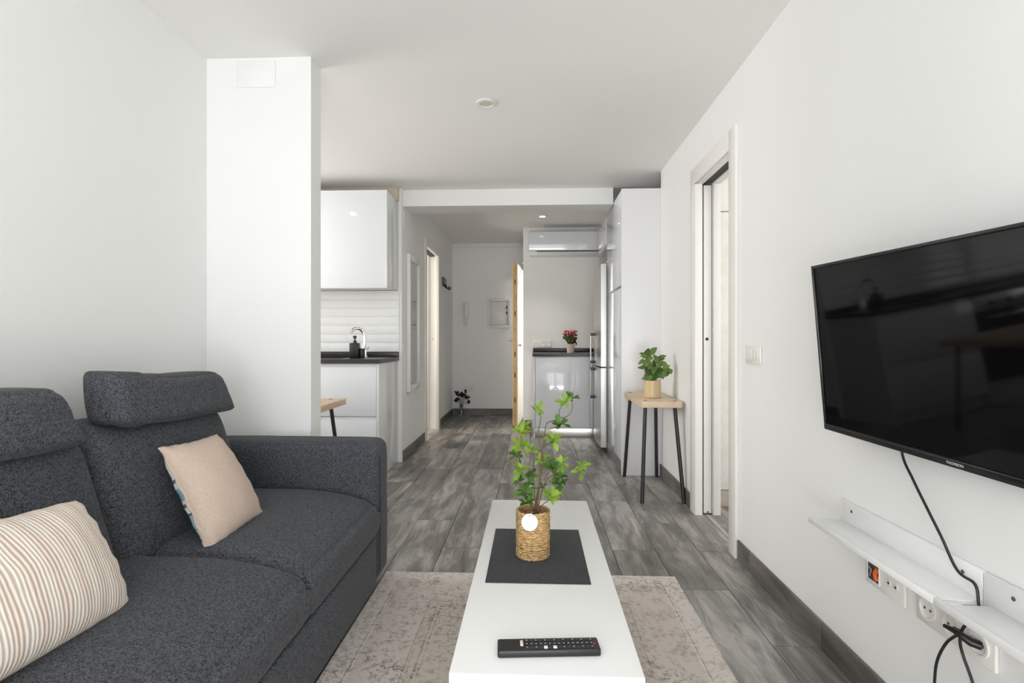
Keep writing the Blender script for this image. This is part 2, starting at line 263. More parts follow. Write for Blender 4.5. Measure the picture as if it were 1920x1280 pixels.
# ------------------------------------------------------------------ builders
ORI = {}
def tag(o, label=None, cat=None, group=None, kind=None):
    if label: o['label'] = label
    if cat: o['category'] = cat
    if group: o['group'] = group
    if kind: o['kind'] = kind
    return o
def thing(name, label, cat, loc, group=None):
    o = bpy.data.objects.new(name, None); COL.objects.link(o); o.empty_display_size = 0.05
    o.location = loc; ORI[o] = Vector(loc); return tag(o, label, cat, group)
class MB:
    def __init__(s): s.bm = bmesh.new(); s.mats = []; s.uv = None
    def mi(s, m):
        if m not in s.mats: s.mats.append(m)
        return s.mats.index(m)
    def _setm(s, faces, m, smooth=False):
        i = s.mi(m) if m else 0
        for f in faces: f.material_index = i; f.smooth = smooth
    def box(s, x0, x1, y0, y1, z0, z1, bev=0.0, m=None, seg=2, rot=None):
        b = bmesh.new(); bmesh.ops.create_cube(b, size=1)
        bmesh.ops.scale(b, vec=(abs(x1 - x0), abs(y1 - y0), abs(z1 - z0)), verts=b.verts)
        if bev > 0: bmesh.ops.bevel(b, geom=b.edges[:], offset=min(bev, 0.49 * min(abs(x1 - x0), abs(y1 - y0), abs(z1 - z0))), segments=seg, profile=0.5, affect='EDGES')
        if rot: bmesh.ops.rotate(b, cent=(0, 0, 0), matrix=rot, verts=b.verts)
        bmesh.ops.translate(b, vec=((x0 + x1) / 2, (y0 + y1) / 2, (z0 + z1) / 2), verts=b.verts)
        return s.merge(b, m, False)
    def merge(s, b, m=None, smooth=False):
        me = bpy.data.meshes.new('t'); b.to_mesh(me); b.free()
        n = len(s.bm.faces); s.bm.from_mesh(me); bpy.data.meshes.remove(me); s.bm.faces.ensure_lookup_table()
        s._setm(s.bm.faces[n:], m, smooth); return s
    def tube(s, pts, r, seg=10, m=None, cap=True):
        pts = [Vector(p) for p in pts]; rs = r if isinstance(r, (list, tuple)) else [r] * len(pts)
        b = bmesh.new(); rings = []; up = None
        for i, p in enumerate(pts):
            d = (pts[min(i + 1, len(pts) - 1)] - pts[max(i - 1, 0)]).normalized()
            if up is None: up = d.orthogonal().normalized()
            u = (up - d * up.dot(d)).normalized(); up = u; v = d.cross(u)
            rings.append([b.verts.new(p + (u * math.cos(2 * math.pi * k / seg) + v * math.sin(2 * math.pi * k / seg)) * rs[i]) for k in range(seg)])
        for a, c in zip(rings, rings[1:]):
            for k in range(seg): b.faces.new((a[k], a[(k + 1) % seg], c[(k + 1) % seg], c[k]))
        if cap: b.faces.new(rings[0][::-1]); b.faces.new(rings[-1])
        return s.merge(b, m, True)
    def lathe(s, prof, c, seg=32, m=None, axis='Z', smooth=True):
        b = bmesh.new(); rings = []
        for (r, h) in prof:
            ring = []
            for k in range(seg):
                a = 2 * math.pi * k / seg; x, y, z = r * math.cos(a), r * math.sin(a), h
                if axis == 'Y': x, y, z = x, z, y
                if axis == 'X': x, y, z = z, x, y
                ring.append(b.verts.new((c[0] + x, c[1] + y, c[2] + z)))
            rings.append(ring)
        for a, d in zip(rings, rings[1:]):
            for k in range(seg): b.faces.new((a[k], a[(k + 1) % seg], d[(k + 1) % seg], d[k]))
        if prof[0][0] > 1e-6: b.faces.new(rings[0][::-1])
        if prof[-1][0] > 1e-6: b.faces.new(rings[-1])
        bmesh.ops.remove_doubles(b, verts=b.verts, dist=1e-6)
        bmesh.ops.recalc_face_normals(b, faces=b.faces)
        return s.merge(b, m, smooth)
    def build(s, name, mat=None, parent=None, local=False, sharp=35):
        me = bpy.data.meshes.new(name)
        mats = s.mats if s.mats and s.mats[0] is not None else [mat]
        if s.mats and None in s.mats: mats = [mat if x is None else x for x in s.mats]
        for m_ in mats: me.materials.append(m_)
        if parent is not None:
            org = Vector((0, 0, 0)) if local else ORI[parent]
        elif local: org = Vector((0, 0, 0))
        else:
            xs = [v.co for v in s.bm.verts]
            org = Vector(((min(v.x for v in xs) + max(v.x for v in xs)) / 2, (min(v.y for v in xs) + max(v.y for v in xs)) / 2, min(v.z for v in xs)))
        bmesh.ops.translate(s.bm, vec=-org, verts=s.bm.verts)
        s.bm.to_mesh(me); s.bm.free()
        try: me.set_sharp_from_angle(angle=R(sharp))
        except Exception: pass
        o = bpy.data.objects.new(name, me); COL.objects.link(o)
        if parent is not None: o.parent = parent; ORI[o] = org
        else: o.location = org; ORI[o] = org.copy()
        return o
def box(name, mat, x0, x1, y0, y1, z0, z1, bev=0.002, parent=None):
    return MB().box(x0, x1, y0, y1, z0, z1, bev).build(name, mat, parent)
def struct(o): o['kind'] = 'structure'; return o
def piece(name, mesh, parent, loc, rot=(0, 0, 0), scale=None):
    o = bpy.data.objects.new(name, mesh); COL.objects.link(o); o.parent = parent; o.location = Vector(loc) - ORI[parent]; o.rotation_euler = rot
    if scale: o.scale = scale
    ORI[o] = Vector(loc); return o
def boxmesh(name, sx, sy, sz, bev, mat, seg=1):
    mb = MB().box(-sx / 2, sx / 2, -sy / 2, sy / 2, -sz / 2, sz / 2, bev, seg=seg)
    me = bpy.data.meshes.new(name); mb.bm.to_mesh(me); mb.bm.free(); me.materials.append(mat); return me
def spline(pts, n=8):
    P = [Vector(p) for p in pts]; P = [P[0] * 2 - P[1]] + P + [P[-1] * 2 - P[-2]]; out = []
    for i in range(1, len(P) - 2):
        for k in range(n):
            t = k / n; a, b, c, d = P[i - 1:i + 3]
            out.append(0.5 * ((2 * b) + (c - a) * t + (2 * a - 5 * b + 4 * c - d) * t * t + (3 * b - a - 3 * c + d) * t ** 3))
    out.append(P[-2]); return out

# ------------------------------------------------------------------ setting: shell
H0, H1 = 2.35, 2.39
def wallb(name, boxes, mat=None):
    mb = MB()
    for b in boxes: mb.box(*b)
    return struct(mb.build(name, mat or M['wall']))
wallb('wall_left', [(-1.61, -1.51, -1.6, 2.36, 0, H0)])
wallb('wall_partition', [(-1.51, -1.02, 2.36, 2.47, 0, H0)])
wallb('wall_dining_near', [(-3.6, -1.51, 2.36, 2.47, 0, H0)])
wallb('wall_dining_left', [(-3.7, -3.6, 2.36, 4.55, 0, 0.75), (-3.7, -3.6, 2.36, 4.55, 2.15, H0), (-3.7, -3.6, 2.36, 2.6, 0.75, 2.15), (-3.7, -3.6, 4.2, 4.55, 0.75, 2.15)])
wallb('wall_kitchen', [(-3.6, -1.25, 4.45, 4.55, 0, H0)])
DL0, DL1 = 5.44, 6.13        # hall door opening
wallb('wall_hall_left', [(-1.25, -1.13, 4.45, DL0, 0, H1), (-1.25, -1.13, DL1, 7.27, 0, H1), (-1.25, -1.13, DL0, DL1, 2.04, H1)])
wallb('wall_hall_end', [(-1.25, 1.4, 7.27, 7.37, 0, H1)])
wallb('wall_hall_back', [(-0.121, 1.4, 6.25, 6.35, 0, H1)])
wallb('wall_entry', [(-0.121, -0.021, 6.35, 6.38, 0, H1), (-0.121, -0.021, 7.2, 7.27, 0, H1), (-0.121, -0.021, 6.38, 7.2, 2.0, H1)])
wallb('wall_landing', [(1.3, 1.4, 4.08, 7.27, 0, H1)])
DR0, DR1 = 2.635, 3.185      # bedroom door opening
wallb('wall_right', [(0.985, 1.105, -1.6, DR0, 0, H0), (0.985, 1.015, DR1, 4.08, 0, H0), (1.075, 1.105, DR1, 4.08, 0, H0), (0.985, 1.105, DR0, DR1, 2.0, H0)])
wallb('wall_recess_end', [(1.105, 1.3, 4.0, 4.08, 0, H0)])
wallb('wall_back', [(-1.61, -1.3, -1.7, -1.6, 0, H0), (0.9, 1.105, -1.7, -1.6, 0, H0), (-1.3, 0.9, -1.7, -1.6, 2.2, H0)])
wallb('wall_bedroom', [(1.105, 3.5, 3.98, 4.08, 0, H0), (1.105, 3.5, 0.5, 0.6, 0, H0), (3.4, 3.5, 0.6, 1.2, 0, H0), (3.4, 3.5, 2.8, 3.98, 0, H0), (3.4, 3.5, 1.2, 2.8, 0, 0.6), (3.4, 3.5, 1.2, 2.8, 2.25, H0)])
wallb('wall_bathroom', [(-2.9, -2.8, 4.55, 7.27, 0, H1), (-2.8, -1.25, 7.17, 7.27, 0, H1)], M['warmdoor'])
wallb('ceiling', [(-3.7, 1.3, -1.7, 4.5, H0, H0 + 0.1), (1.3, 3.5, 0.5, 4.08, H0, H0 + 0.1)], M['ceil'])
wallb('ceiling_hall', [(-2.9, 1.4, 4.77, 7.37, H1, H1 + 0.08)], M['ceil'])
wallb('trim_beam', [(-1.13, 0.682, 4.5, 4.77, 2.21, H0 + 0.1), (0.682, 1.3, 4.5, 4.77, 2.36, H0 + 0.1)], M['wall'])
wallb('trim_hall_cornice', [(-1.13, -0.19, 7.235, 7.27, 2.335, H1)], M['trimw'])

# windows and frames behind the camera and in the dining wing
def window(name, pts, bars, axis):
    mb = MB()
    for b in bars: mb.box(*b, bev=0.004)
    return struct(mb.build(name, M['trimw']))
window('window_1', None, [(-1.3, -1.24, -1.69, -1.63, 0, 2.2), (0.84, 0.9, -1.69, -1.63, 0, 2.2), (-0.25, -0.15, -1.69, -1.63, 0, 2.2), (-1.3, 0.9, -1.69, -1.63, 2.13, 2.2), (-1.3, 0.9, -1.69, -1.63, 0, 0.08)], 'Y')
window('window_2', None, [(-3.69, -3.63, 2.6, 2.66, 0.75, 2.15), (-3.69, -3.63, 4.14, 4.2, 0.75, 2.15), (-3.69, -3.63, 3.36, 3.44, 0.75, 2.15), (-3.69, -3.63, 2.6, 4.2, 0.75, 0.82), (-3.69, -3.63, 2.6, 4.2, 2.08, 2.15)], 'X')
window('window_3', None, [(3.41, 3.47, 1.2, 1.26, 0.6, 2.25), (3.41, 3.47, 2.74, 2.8, 0.6, 2.25), (3.41, 3.47, 1.96, 2.04, 0.6, 2.25), (3.41, 3.47, 1.2, 2.8, 0.6, 0.67), (3.41, 3.47, 1.2, 2.8, 2.18, 2.25)], 'X')

# floor: base slab and separate wood-look tiles in running bond
floor = struct(MB().box(-3.7, 3.5, -1.75, 7.37, -0.12, -0.006).build('floor', M['grout']))
PW, PL, G = 0.2135, 0.80, 0.0024
PME = {}
def plank(x0, x1, y0, y1, parent=floor):
    k = (round(x1 - x0, 3), round(y1 - y0, 3))
    if k not in PME: PME[k] = boxmesh('plank', k[0] - G, k[1] - G, 0.012, 0.0008, M['plank'])
    return piece('plank', PME[k], parent, ((x0 + x1) / 2, (y0 + y1) / 2, -0.006))
rest = MB()
i = -19
while True:
    xa = 0.395 + PW * i; xb = xa + PW
    if xa > 3.4: break
    off = 3.43 if i % 2 == 0 else 3.03
    lo, hi = -1.7, 7.27
    if xb < -1.4: hi = 4.45
    if xb < -1.45: lo = 2.4
    xbb, xaa = xb, xa
    if xa > 0.77 and xa < 0.9: xbb = 1.03
    elif xa > 0.9 and xa < 1.0: xaa = 1.055
    near_main = -1.95 < xa and xb < 1.48
    if xa > 0.9: lo, hi = 1.0, 4.0
    if xa > 1.0: lo, hi = 0.6, 4.0
    j = math.floor((lo - off) / PL)
    while True:
        ya = off + PL * j; yb = ya + PL; j += 1
        if ya >= hi - 0.02: break
        y0, y1 = max(ya, lo), min(yb, hi)
        if y1 - y0 < 0.03: continue
        if near_main and y1 > 0.5: plank(xaa, xbb, y0, y1)
        else: rest.box(xaa + 0.0008, xbb - 0.0008, y0 + 0.0008, y1 - 0.0008, -0.012, 0)
    i += 1
    if i > 16: break
ro = rest.build('plank_field', M['plank'], floor); ro['kind'] = 'stuff'
box('threshold_strip', simple('pale_grout_strip', (0.42, 0.38, 0.33), 0.6), 1.032, 1.053, DR0, DR1 + 0.6, -0.006, 0.001, 0, floor)

# skirting tiles
def skirt(name, axis, fixed, thick, a, b, first, face, hgt=0.093):
    root = None
    edges = [a]; p = first
    while p > a: p -= 0.59
    p += 0.59
    while p < b - 0.01:
        if p > a + 0.02: edges.append(p)
        p += 0.59
    edges.append(b)
    if axis == 'Y': back = MB().box(min(fixed, fixed + face * thick * 0.4), max(fixed, fixed + face * thick * 0.4), a, b, 0.0, hgt - 0.004)
    else: back = MB().box(a, b, min(fixed, fixed + face * thick * 0.4), max(fixed, fixed + face * thick * 0.4), 0.0, hgt - 0.004)
    root = struct(back.build(name, M['whitegrout']))
    for u, v in zip(edges, edges[1:]):
        ln = v - u - 0.002
        if axis == 'Y': me = boxmesh('skirting_tile', thick, ln, hgt, 0.003, M['skirt'], 2); piece('skirting_tile', me, root, (fixed + face * thick / 2, (u + v) / 2, hgt / 2 + 0.0005))
        else: me = boxmesh('skirting_tile', ln, thick, hgt, 0.003, M['skirtx'], 2); piece('skirting_tile', me, root, ((u + v) / 2, fixed + face * thick / 2, hgt / 2 + 0.0005))
    return root
skirt('baseboard_right', 'Y', 0.985, 0.011, 0.2, DR0 - 0.09, 1.815, -1)
skirt('baseboard_right_far', 'Y', 0.985, 0.011, DR1 + 0.12, 4.078, 3.6, -1)
skirt('baseboard_left', 'Y', -1.51, 0.011, -1.6, 2.36, 1.8, 1)
skirt('baseboard_hall_left', 'Y', -1.13, 0.011, 4.455, DL0 - 0.07, 5.0, 1)
skirt('baseboard_hall_left_far', 'Y', -1.13, 0.011, DL1 + 0.12, 7.26, 6.9, 1)
skirt('baseboard_hall_end', 'X', 7.27, 0.011, -1.118, -0.13, -0.6, -1)
skirt('baseboard_hall_back', 'X', 6.25, 0.011, -0.121, -0.02, 0.5, -1)

# ------------------------------------------------------------------ doors
# bedroom pocket door in the right wall
d1 = struct(MB().box(1.035, 1.06, DR1 + 0.02, DR1 + 0.62, 0.008, 1.98, 0.002).build('door_1', M['doorw']))
box('leading_edge', M['doorw'], 1.024, 1.071, DR1 + 0.003, DR1 + 0.02, 0.008, 1.98, 0.003, d1)
MB().lathe([(0.009, 0), (0.009, 0.003), (0.0, 0.003)], (1.043, DR1 + 0.0, 1.055), 16, axis='Y').build('lock_hole', M['black'], d1)
box('floor_guide', M['cork'], 1.044, 1.051, DR1 - 0.004, DR1 + 0.01, 0.0, 0.022, 0.001, d1)
t1 = struct(MB().box(0.967, 0.985, DR0 - 0.085, DR0, 0, 2.085, 0.002).build('trim_1', M['trimw']))      # casing, near upright
box('head_casing', M['trimw'], 0.967, 0.985, DR0 + 0.0005, DR1 + 0.085, 1.99, 2.085, 0.002, t1)
box('far_casing', M['trimw'], 0.967, 0.985, DR1, DR1 + 0.085, 0, 1.9895, 0.002, t1)
box('jamb', M['trimw'], 0.968, 1.012, DR1 - 0.012, DR1 + 0.0, 0, 1.985, 0.002, t1)
box('jamb', M['trimw'], 1.078, 1.12, DR1 - 0.012, DR1 + 0.0, 0, 1.985, 0.002, t1)
box('near_jamb', M['trimw'], 0.985, 1.12, DR0 - 0.001, DR0 + 0.011, 0, 2.0, 0.001, t1)
box('head_jamb', M['trimw'], 0.985, 1.018, DR0 + 0.011, DR1, 1.985, 2.0, 0.001, t1)
box('head_jamb', M['trimw'], 1.076, 1.12, DR0 + 0.011, DR1, 1.985, 2.0, 0.001, t1)
box('sliding_track', M['gapdark'], 1.018, 1.076, DR0 + 0.011, DR1, 1.994, 2.0, 0, t1)
box('gap_shade', M['gapdark'], 1.013, 1.018, DR1 + 0.004, DR1 + 0.01, 0.01, 1.98, 0, t1)  # dark strip painting the shade in the gap between jamb and leaf
MB().tube([(1.014, DR1 - 0.004, 0.96), (1.014, DR1 - 0.004, 1.02)], 0.005, 8).build('pocket_pull', M['black'], t1)
# hall pocket door
d2 = struct(MB().box(-1.205, -1.18, DL1 + 0.02, DL1 + 0.7, 0.008, 2.0, 0.002).build('door_2', M['doorw']))
box('leading_edge', M['doorw'], -1.215, -1.17, DL1 + 0.003, DL1 + 0.02, 0.008, 2.0, 0.003, d2)
MB().lathe([(0.012, 0), (0.012, 0.003), (0.0, 0.003)], (-1.19, DL1 + 0.0, 1.06), 16, axis='Y').build('lock_hole', M['black'], d2)
t2 = struct(MB().box(-1.13, -1.112, DL0 - 0.06, DL0, 0, 2.12, 0.002).build('trim_2', M['trimw']))
box('head_casing', M['trimw'], -1.13, -1.112, DL0 + 0.0005, DL1 + 0.09, 2.03, 2.12, 0.002, t2)
box('far_casing', M['trimw'], -1.13, -1.112, DL1, DL1 + 0.09, 0, 2.0295, 0.002, t2)
box('jamb', M['trimw'], -1.152, -1.112, DL1 - 0.012, DL1, 0, 2.03, 0.002, t2)
box('jamb', M['trimw'], -1.275, -1.232, DL1 - 0.012, DL1, 0, 2.03, 0.002, t2)
box('head_jamb', M['gapdark'], -1.22, -1.165, DL0, DL1, 2.03, 2.04, 0, t2)  # near-black strip, shade of the head slot put into its colour

# entry door leaf, ajar
ang = R(4.0)
dl = bpy.data.objects.new('door_3', None); COL.objects.link(dl); dl['kind'] = 'structure'
dl.location = (-0.135, 7.17, 0.006); dl.rotation_euler = (0, 0, -ang); ORI[dl] = Vector(dl.location)
MB().box(-0.05, -0.001, -0.862, 0, 0, 1.975, 0.001).build('leaf', M['pine'], dl, local=True)
MB().box(-0.001, 0.004, -0.86, 0, 0.002, 1.973).build('inner_face', M['doorw'], dl, local=True)
MB().box(-0.054, -0.05, -0.86, 0, 0.002, 1.973).build('outer_face', M['doorw'], dl, local=True)
mb = MB()
for z in (1.74, 1.36, 0.87, 0.62, 0.32): mb.box(-0.034, -0.018, -0.8635, -0.86, z - 0.03, z + 0.03, 0.001)
mb.build('bolt_plate', simple('brass_plate', (0.16, 0.10, 0.03), 0.4, metal=0.6), dl, local=True)
MB().tube([(-0.05, -0.80, 1.04), (-0.10, -0.80, 1.04), (-0.105, -0.72, 1.04)], 0.009, 8).build('handle', M['chrome'], dl, local=True)
MB().tube([(0.0, -0.80, 0.98), (0.045, -0.80, 0.98)], [0.012, 0.02], 10).build('knob', M['chrome'], dl, local=True)
MB().tube([(0.0, -0.80, 1.7), (0.05, -0.78, 1.985), (0.08, -0.6, 1.985)], 0.005, 6).build('door_chain', M['chrome'], dl, local=True)

# wardrobe seen through the bedroom door
wr = thing('wardrobe', 'white grained fitted wardrobe seen through the bedroom doorway', 'wardrobe', (1.9, 3.42, 0))
box('body', M['satin'], 1.13, 3.3, 3.38, 3.95, 0.0, 2.33, 0.001, wr)
box('plinth', M['plinthw'], 1.106, 3.3, 3.352, 3.378, 0.0, 0.098, 0.001, wr)
for k in range(3):
    xa = 1.163 + k * 0.6
    dd = box('door', M['ashwhite'], xa, xa + 0.596, 3.358, 3.379, 0.102, 1.858, 0.002, wr)
    box('upper_door', M['ashwhite'], xa, xa + 0.596, 3.358, 3.379, 1.864, 2.3, 0.002, wr)
box('filler_strip', M['satin'], 1.106, 1.16, 3.356, 3.378, 0.1, 2.33, 0.001, wr)

# ------------------------------------------------------------------ kitchen run (left wing)
KX, KF, KB = -1.165, 3.905, 4.45
bc = thing('drawer_cabinet', 'gloss white kitchen drawer cabinet under the dark worktop, with end panel toned grey for shade', 'cabinet', (-1.57, 4.18, 0))
box('side_panel', M['gloss_shade'], KX - 0.018, KX, KF, KB - 0.002, 0.0, 0.872, 0.001, bc)
box('body', M['satin'], -1.985, KX - 0.019, KF + 0.021, KB - 0.002, 0.10, 0.72, 0.001, bc)
box('front_rail', M['satin'], -1.985, KX - 0.019, KF + 0.021, KF + 0.06, 0.72, 0.872, 0.001, bc)
box('plinth', M['satin'], -1.985, KX - 0.019, KF + 0.05, KF + 0.07, 0.0, 0.099, 0.001, bc)
def jdrawer(x0, x1, z0, z1, parent):
    mb = MB(); mb.box(x0, x1, KF, KF + 0.02, z0, z1 - 0.022, 0.002); mb.box(x0, x1, KF + 0.012, KF + 0.02, z1 - 0.022, z1, 0.001)
    o = mb.build('drawer', M['gloss'], parent)
    return o
for (z0, z1) in ((0.105, 0.466), (0.471, 0.868)): jdrawer(-1.98, KX - 0.021, z0, z1, bc)
ov = thing('oven', 'black built-in oven beside the white kitchen drawers', 'oven', (-2.29, 4.18, 0.1))
box('body', M['satin'], -2.588, -1.99, KF + 0.021, KB - 0.002, 0.0, 0.872, 0.001, ov)
box('door', M['screen'], -2.585, -1.993, KF, KF + 0.02, 0.19, 0.74, 0.003, ov)
box('control_panel', M['steel'], -2.585, -1.993, KF, KF + 0.02, 0.745, 0.866, 0.003, ov)
MB().tube([(-2.53, KF - 0.03, 0.69), (-2.05, KF - 0.03, 0.69)], 0.008, 10).tube([(-2.5, KF - 0.03, 0.69), (-2.5, KF, 0.69)], 0.006, 8).tube([(-2.08, KF - 0.03, 0.69), (-2.08, KF, 0.69)], 0.006, 8).build('handle', M['chrome'], ov)
for k in range(3): MB().lathe([(0.018, 0), (0.016, -0.02), (0, -0.021)], (-2.45 + k * 0.16, KF, 0.80), 16, axis='Y').build('knob', M['black'], ov)
b2 = thing('base_cabinet', 'gloss white base cabinet left of the oven', 'cabinet', (-3.08, 4.18, 0))
box('body', M['satin'], -3.595, -2.592, KF + 0.021, KB - 0.002, 0.0, 0.872, 0.001, b2)
for x0 in (-3.59, -3.09): box('door', M['gloss'], x0, x0 + 0.496, KF, KF + 0.02, 0.105, 0.868, 0.002, b2)
# worktop with sink hole
SX0, SX1, SY0, SY1 = -1.95, -1.49, 3.99, 4.28
wt = thing('worktop', 'dark stone kitchen worktop with upstand below the white wall tiles', 'worktop', (-2.37, 4.17, 0.873))
mb = MB()
for b in ((-3.598, SX0, 3.885, KB - 0.001), (SX1, -1.14 - 0.012, 3.885, KB - 0.001), (SX0, SX1, 3.885, SY0), (SX0, SX1, SY1, KB - 0.001)): mb.box(*b, 0.873, 0.905)
mb.build('slab', M['worktop'], wt)
box('upstand', M['worktop'], -3.598, -1.152, KB - 0.02, KB - 0.001, 0.905, 0.949, 0.001, wt)
sk = MB().box(SX0, SX1, SY0, SY0 + 0.003, 0.74, 0.907).box(SX0, SX1, SY1 - 0.003, SY1, 0.74, 0.907).box(SX0, SX0 + 0.003, SY0, SY1, 0.74, 0.907).box(SX1 - 0.003, SX1, SY0, SY1, 0.74, 0.907).box(SX0, SX1, SY0, SY1, 0.736, 0.74).build('sink', M['black'])
tag(sk, 'black basin set into the dark kitchen worktop', 'sink')
fc = thing('faucet', 'curved chrome kitchen faucet standing on the dark worktop', 'faucet', (-1.39, 4.33, 0.905))
fx, fy = -1.415, 4.33
MB().lathe([(0.028, 0), (0.028, 0.006), (0.021, 0.012), (0.021, 0.07), (0.013, 0.09)], (fx, fy, 0.9055), 24).build('base', M['chrome'], fc)
sp = spline([(fx, fy, 0.98), (fx + 0.003, fy - 0.004, 1.06), (fx - 0.01, fy - 0.01, 1.115), (fx - 0.04, fy - 0.03, 1.145), (fx - 0.075, fy - 0.06, 1.138), (fx - 0.085, fy - 0.075, 1.108)], 6)
MB().tube(sp, [0.012] * (len(sp) - 5) + [0.0125] * 5, 12).build('spout', M['chrome'], fc)
MB().tube([(fx + 0.0, fy + 0.015, 0.955), (fx + 0.012, fy + 0.035, 0.97), (fx + 0.02, fy + 0.06, 0.99)], [0.009, 0.007, 0.005], 8).build('lever', M['chrome'], fc)
sd = thing('soap_dispenser', 'matte black soap dispenser bottle left of the chrome faucet', 'dispenser', (-1.445, 4.2, 0.9055))
sx, sy = -1.452, 4.20
box('bottle', M['black'], sx - 0.036, sx + 0.036, sy - 0.036, sy + 0.036, 0.9055, 1.025, 0.008, sd)
MB().lathe([(0.015, 0), (0.015, 0.018), (0.006, 0.02), (0.006, 0.035), (0.013, 0.036), (0.013, 0.058), (0, 0.06)], (sx, sy, 1.025), 20).build('pump', M['black'], sd)
MB().tube([(sx, sy, 1.078), (sx, sy - 0.035, 1.076)], 0.005, 8).build('nozzle', M['black'], sd)
cu = MB().lathe([(0.024, 0), (0.026, 0.03), (0.026, 0.07), (0.022, 0.075), (0.02, 0.07), (0.018, 0.01), (0, 0.008)], (-1.405, 4.225, 0.9055), 24).build('brush_cup', M['black'])
tag(cu, 'small round black cup between soap dispenser and faucet', 'cup')
# wall tiles
TW, TH = 0.30, 0.0747
ts = struct(MB().box(-3.598, -1.152, KB - 0.0045, KB - 0.0005, 0.949, 1.472).build('wall_tiling', M['whitegrout']))
tme = {}
def tilemesh(wd):
    b = bmesh.new(); prof = [(-TH / 2 + 0.0005, 0.004), (-TH / 2 + 0.0005, -0.0028), (-TH / 2 + 0.003, -0.0038), (TH / 2 - 0.003, -0.0038), (TH / 2 - 0.0005, -0.0028), (TH / 2 - 0.0005, 0.004)]
    hx = wd / 2 - 0.0003
    a = [b.verts.new((-hx, y, z)) for z, y in prof]; c_ = [b.verts.new((hx, y, z)) for z, y in prof]
    for i in range(len(prof)): b.faces.new((a[i], a[(i + 1) % len(prof)], c_[(i + 1) % len(prof)], c_[i]))
    b.faces.new(a[::-1]); b.faces.new(c_); bmesh.ops.recalc_face_normals(b, faces=b.faces)
    me = bpy.data.meshes.new('tile'); b.to_mesh(me); b.free(); me.materials.append(M['gtile'])
    try: me.set_sharp_from_angle(angle=R(50))
    except Exception: pass
    return me
for r_ in range(7):
    z = 0.949 + TH * r_ + TH / 2
    x = -1.152; first = True
    while x > -3.59:
        wd = TW if (not first or r_ % 2 == 0) else TW / 2
        first = False
        wd = min(wd, x + 3.598)
        if wd < 0.03: break
        k = round(wd, 3)
        if k not in tme: tme[k] = tilemesh(k)
        piece('tile', tme[k], ts, (x - wd / 2, KB - 0.0075, z), (random.uniform(-0.005, 0.005), 0, random.uniform(-0.0025, 0.0025)))
        x -= wd
# wall cupboards
UF = 4.10
for k, (x0, x1, lab) in enumerate(((-1.97, -1.16, 'gloss white wall cupboard at the hall end above the tiles'), (-2.58, -1.972, 'gloss white wall cupboard over the hob, middle one'), (-3.59, -2.582, 'gloss white wall cupboard at the window end of the kitchen'))):
    uc = thing('wall_cupboard', lab, 'cupboard', ((x0 + x1) / 2, 4.28, 1.46), 'wall cupboards over the worktop')
    box('body', M['gloss_shade'], x0 + 0.001, x1, UF + 0.021, KB - 0.002, 1.472, 2.235, 0.001, uc)
    box('door', M['gloss'], x0 + 0.001, x1, UF, UF + 0.02, 1.462, 2.24, 0.002, uc)
fb = box('cupboard_filler', simple('beige_board', (0.62, 0.53, 0.43), 0.6), -3.59, -1.152, 4.40, KB - 0.002, 2.241, H0 - 0.001, 0.001); struct(fb); fb.name = 'trim_3'
hb = thing('hob', 'black glass hob on the worktop above the oven', 'hob', (-2.29, 4.15, 0.906))
box('glass_plate', M['screen'], -2.57, -2.0, 3.93, 4.40, 0.9055, 0.911, 0.002, hb)

# trestle table in the dining wing
def hairpin_table(x0, x1, y0, y1, z, feet, label, woodm, name='side_table'):
    t = thing(name, label, 'table', ((x0 + x1) / 2, (y0 + y1) / 2, 0), 'ash tables on black legs')
    box('tabletop', woodm, x0, x1, y0, y1, z - 0.04, z, 0.002, t)
    for (tx, ty, fx_, fy_) in feet:
        MB().tube([(tx, ty, z - 0.042), (fx_, fy_, 0.001)], [0.0125, 0.0125], 14).build('leg', M['blackmetal'], t)
        MB().lathe([(0.014, -0.001), (0.014, 0.0012), (0, 0.0014)], (tx, ty, z), 16).build('leg_cap', M['blackmetal'], t)
    return t
hairpin_table(0.700, 0.962, 3.42, 4.055, 0.65, [(0.735, 3.47, 0.699, 3.395), (0.927, 3.47, 0.966, 3.395), (0.735, 4.005, 0.699, 4.05), (0.927, 4.005, 0.945, 4.05)],
              'narrow ash-topped table with black splayed legs against the tall white cabinet', M['oak'])
hairpin_table(-2.45, -1.28, 2.78, 3.53, 0.65, [(-1.36, 3.46, -1.30, 3.52), (-1.36, 2.86, -1.30, 2.80), (-2.37, 3.46, -2.43, 3.52), (-2.37, 2.86, -2.43, 2.80)],
              'ash-topped dining table behind the partition, in front of the kitchen drawers', M['oak'], 'dining_table')

# ------------------------------------------------------------------ tall units, fridge, back counter
TX, TY0, TY1 = 0.685, 4.085, 4.90
tc_ = thing('tall_cabinet', 'tall white larder cabinet with plain end panel beside the fridge', 'cabinet', (0.98, 4.5, 0))
box('side_panel', M['satin'], TX - 0.002, 1.282, TY0 - 0.003, TY0 + 0.016, 0.0, 2.222, 0.001, tc_)
box('body', M['satin'], TX + 0.021, 1.29, TY0 + 0.017, TY1, 0.0, 2.220, 0.001, tc_)
box('plinth', M['steelside'], TX + 0.004, TX + 0.02, TY0 + 0.017, TY1, 0.0, 0.1, 0.001, tc_)
box('lower_door', M['gloss'], TX, TX + 0.02, TY0 + 0.018, TY1 - 0.002, 0.103, 1.455, 0.002, tc_)
box('upper_door', M['gloss'], TX, TX + 0.02, TY0 + 0.018, TY1 - 0.002, 1.478, 2.219, 0.002, tc_)
box('grip_channel', M['steelside'], TX + 0.012, TX + 0.022, TY0 + 0.018, TY1 - 0.002, 1.455, 1.478, 0, tc_)
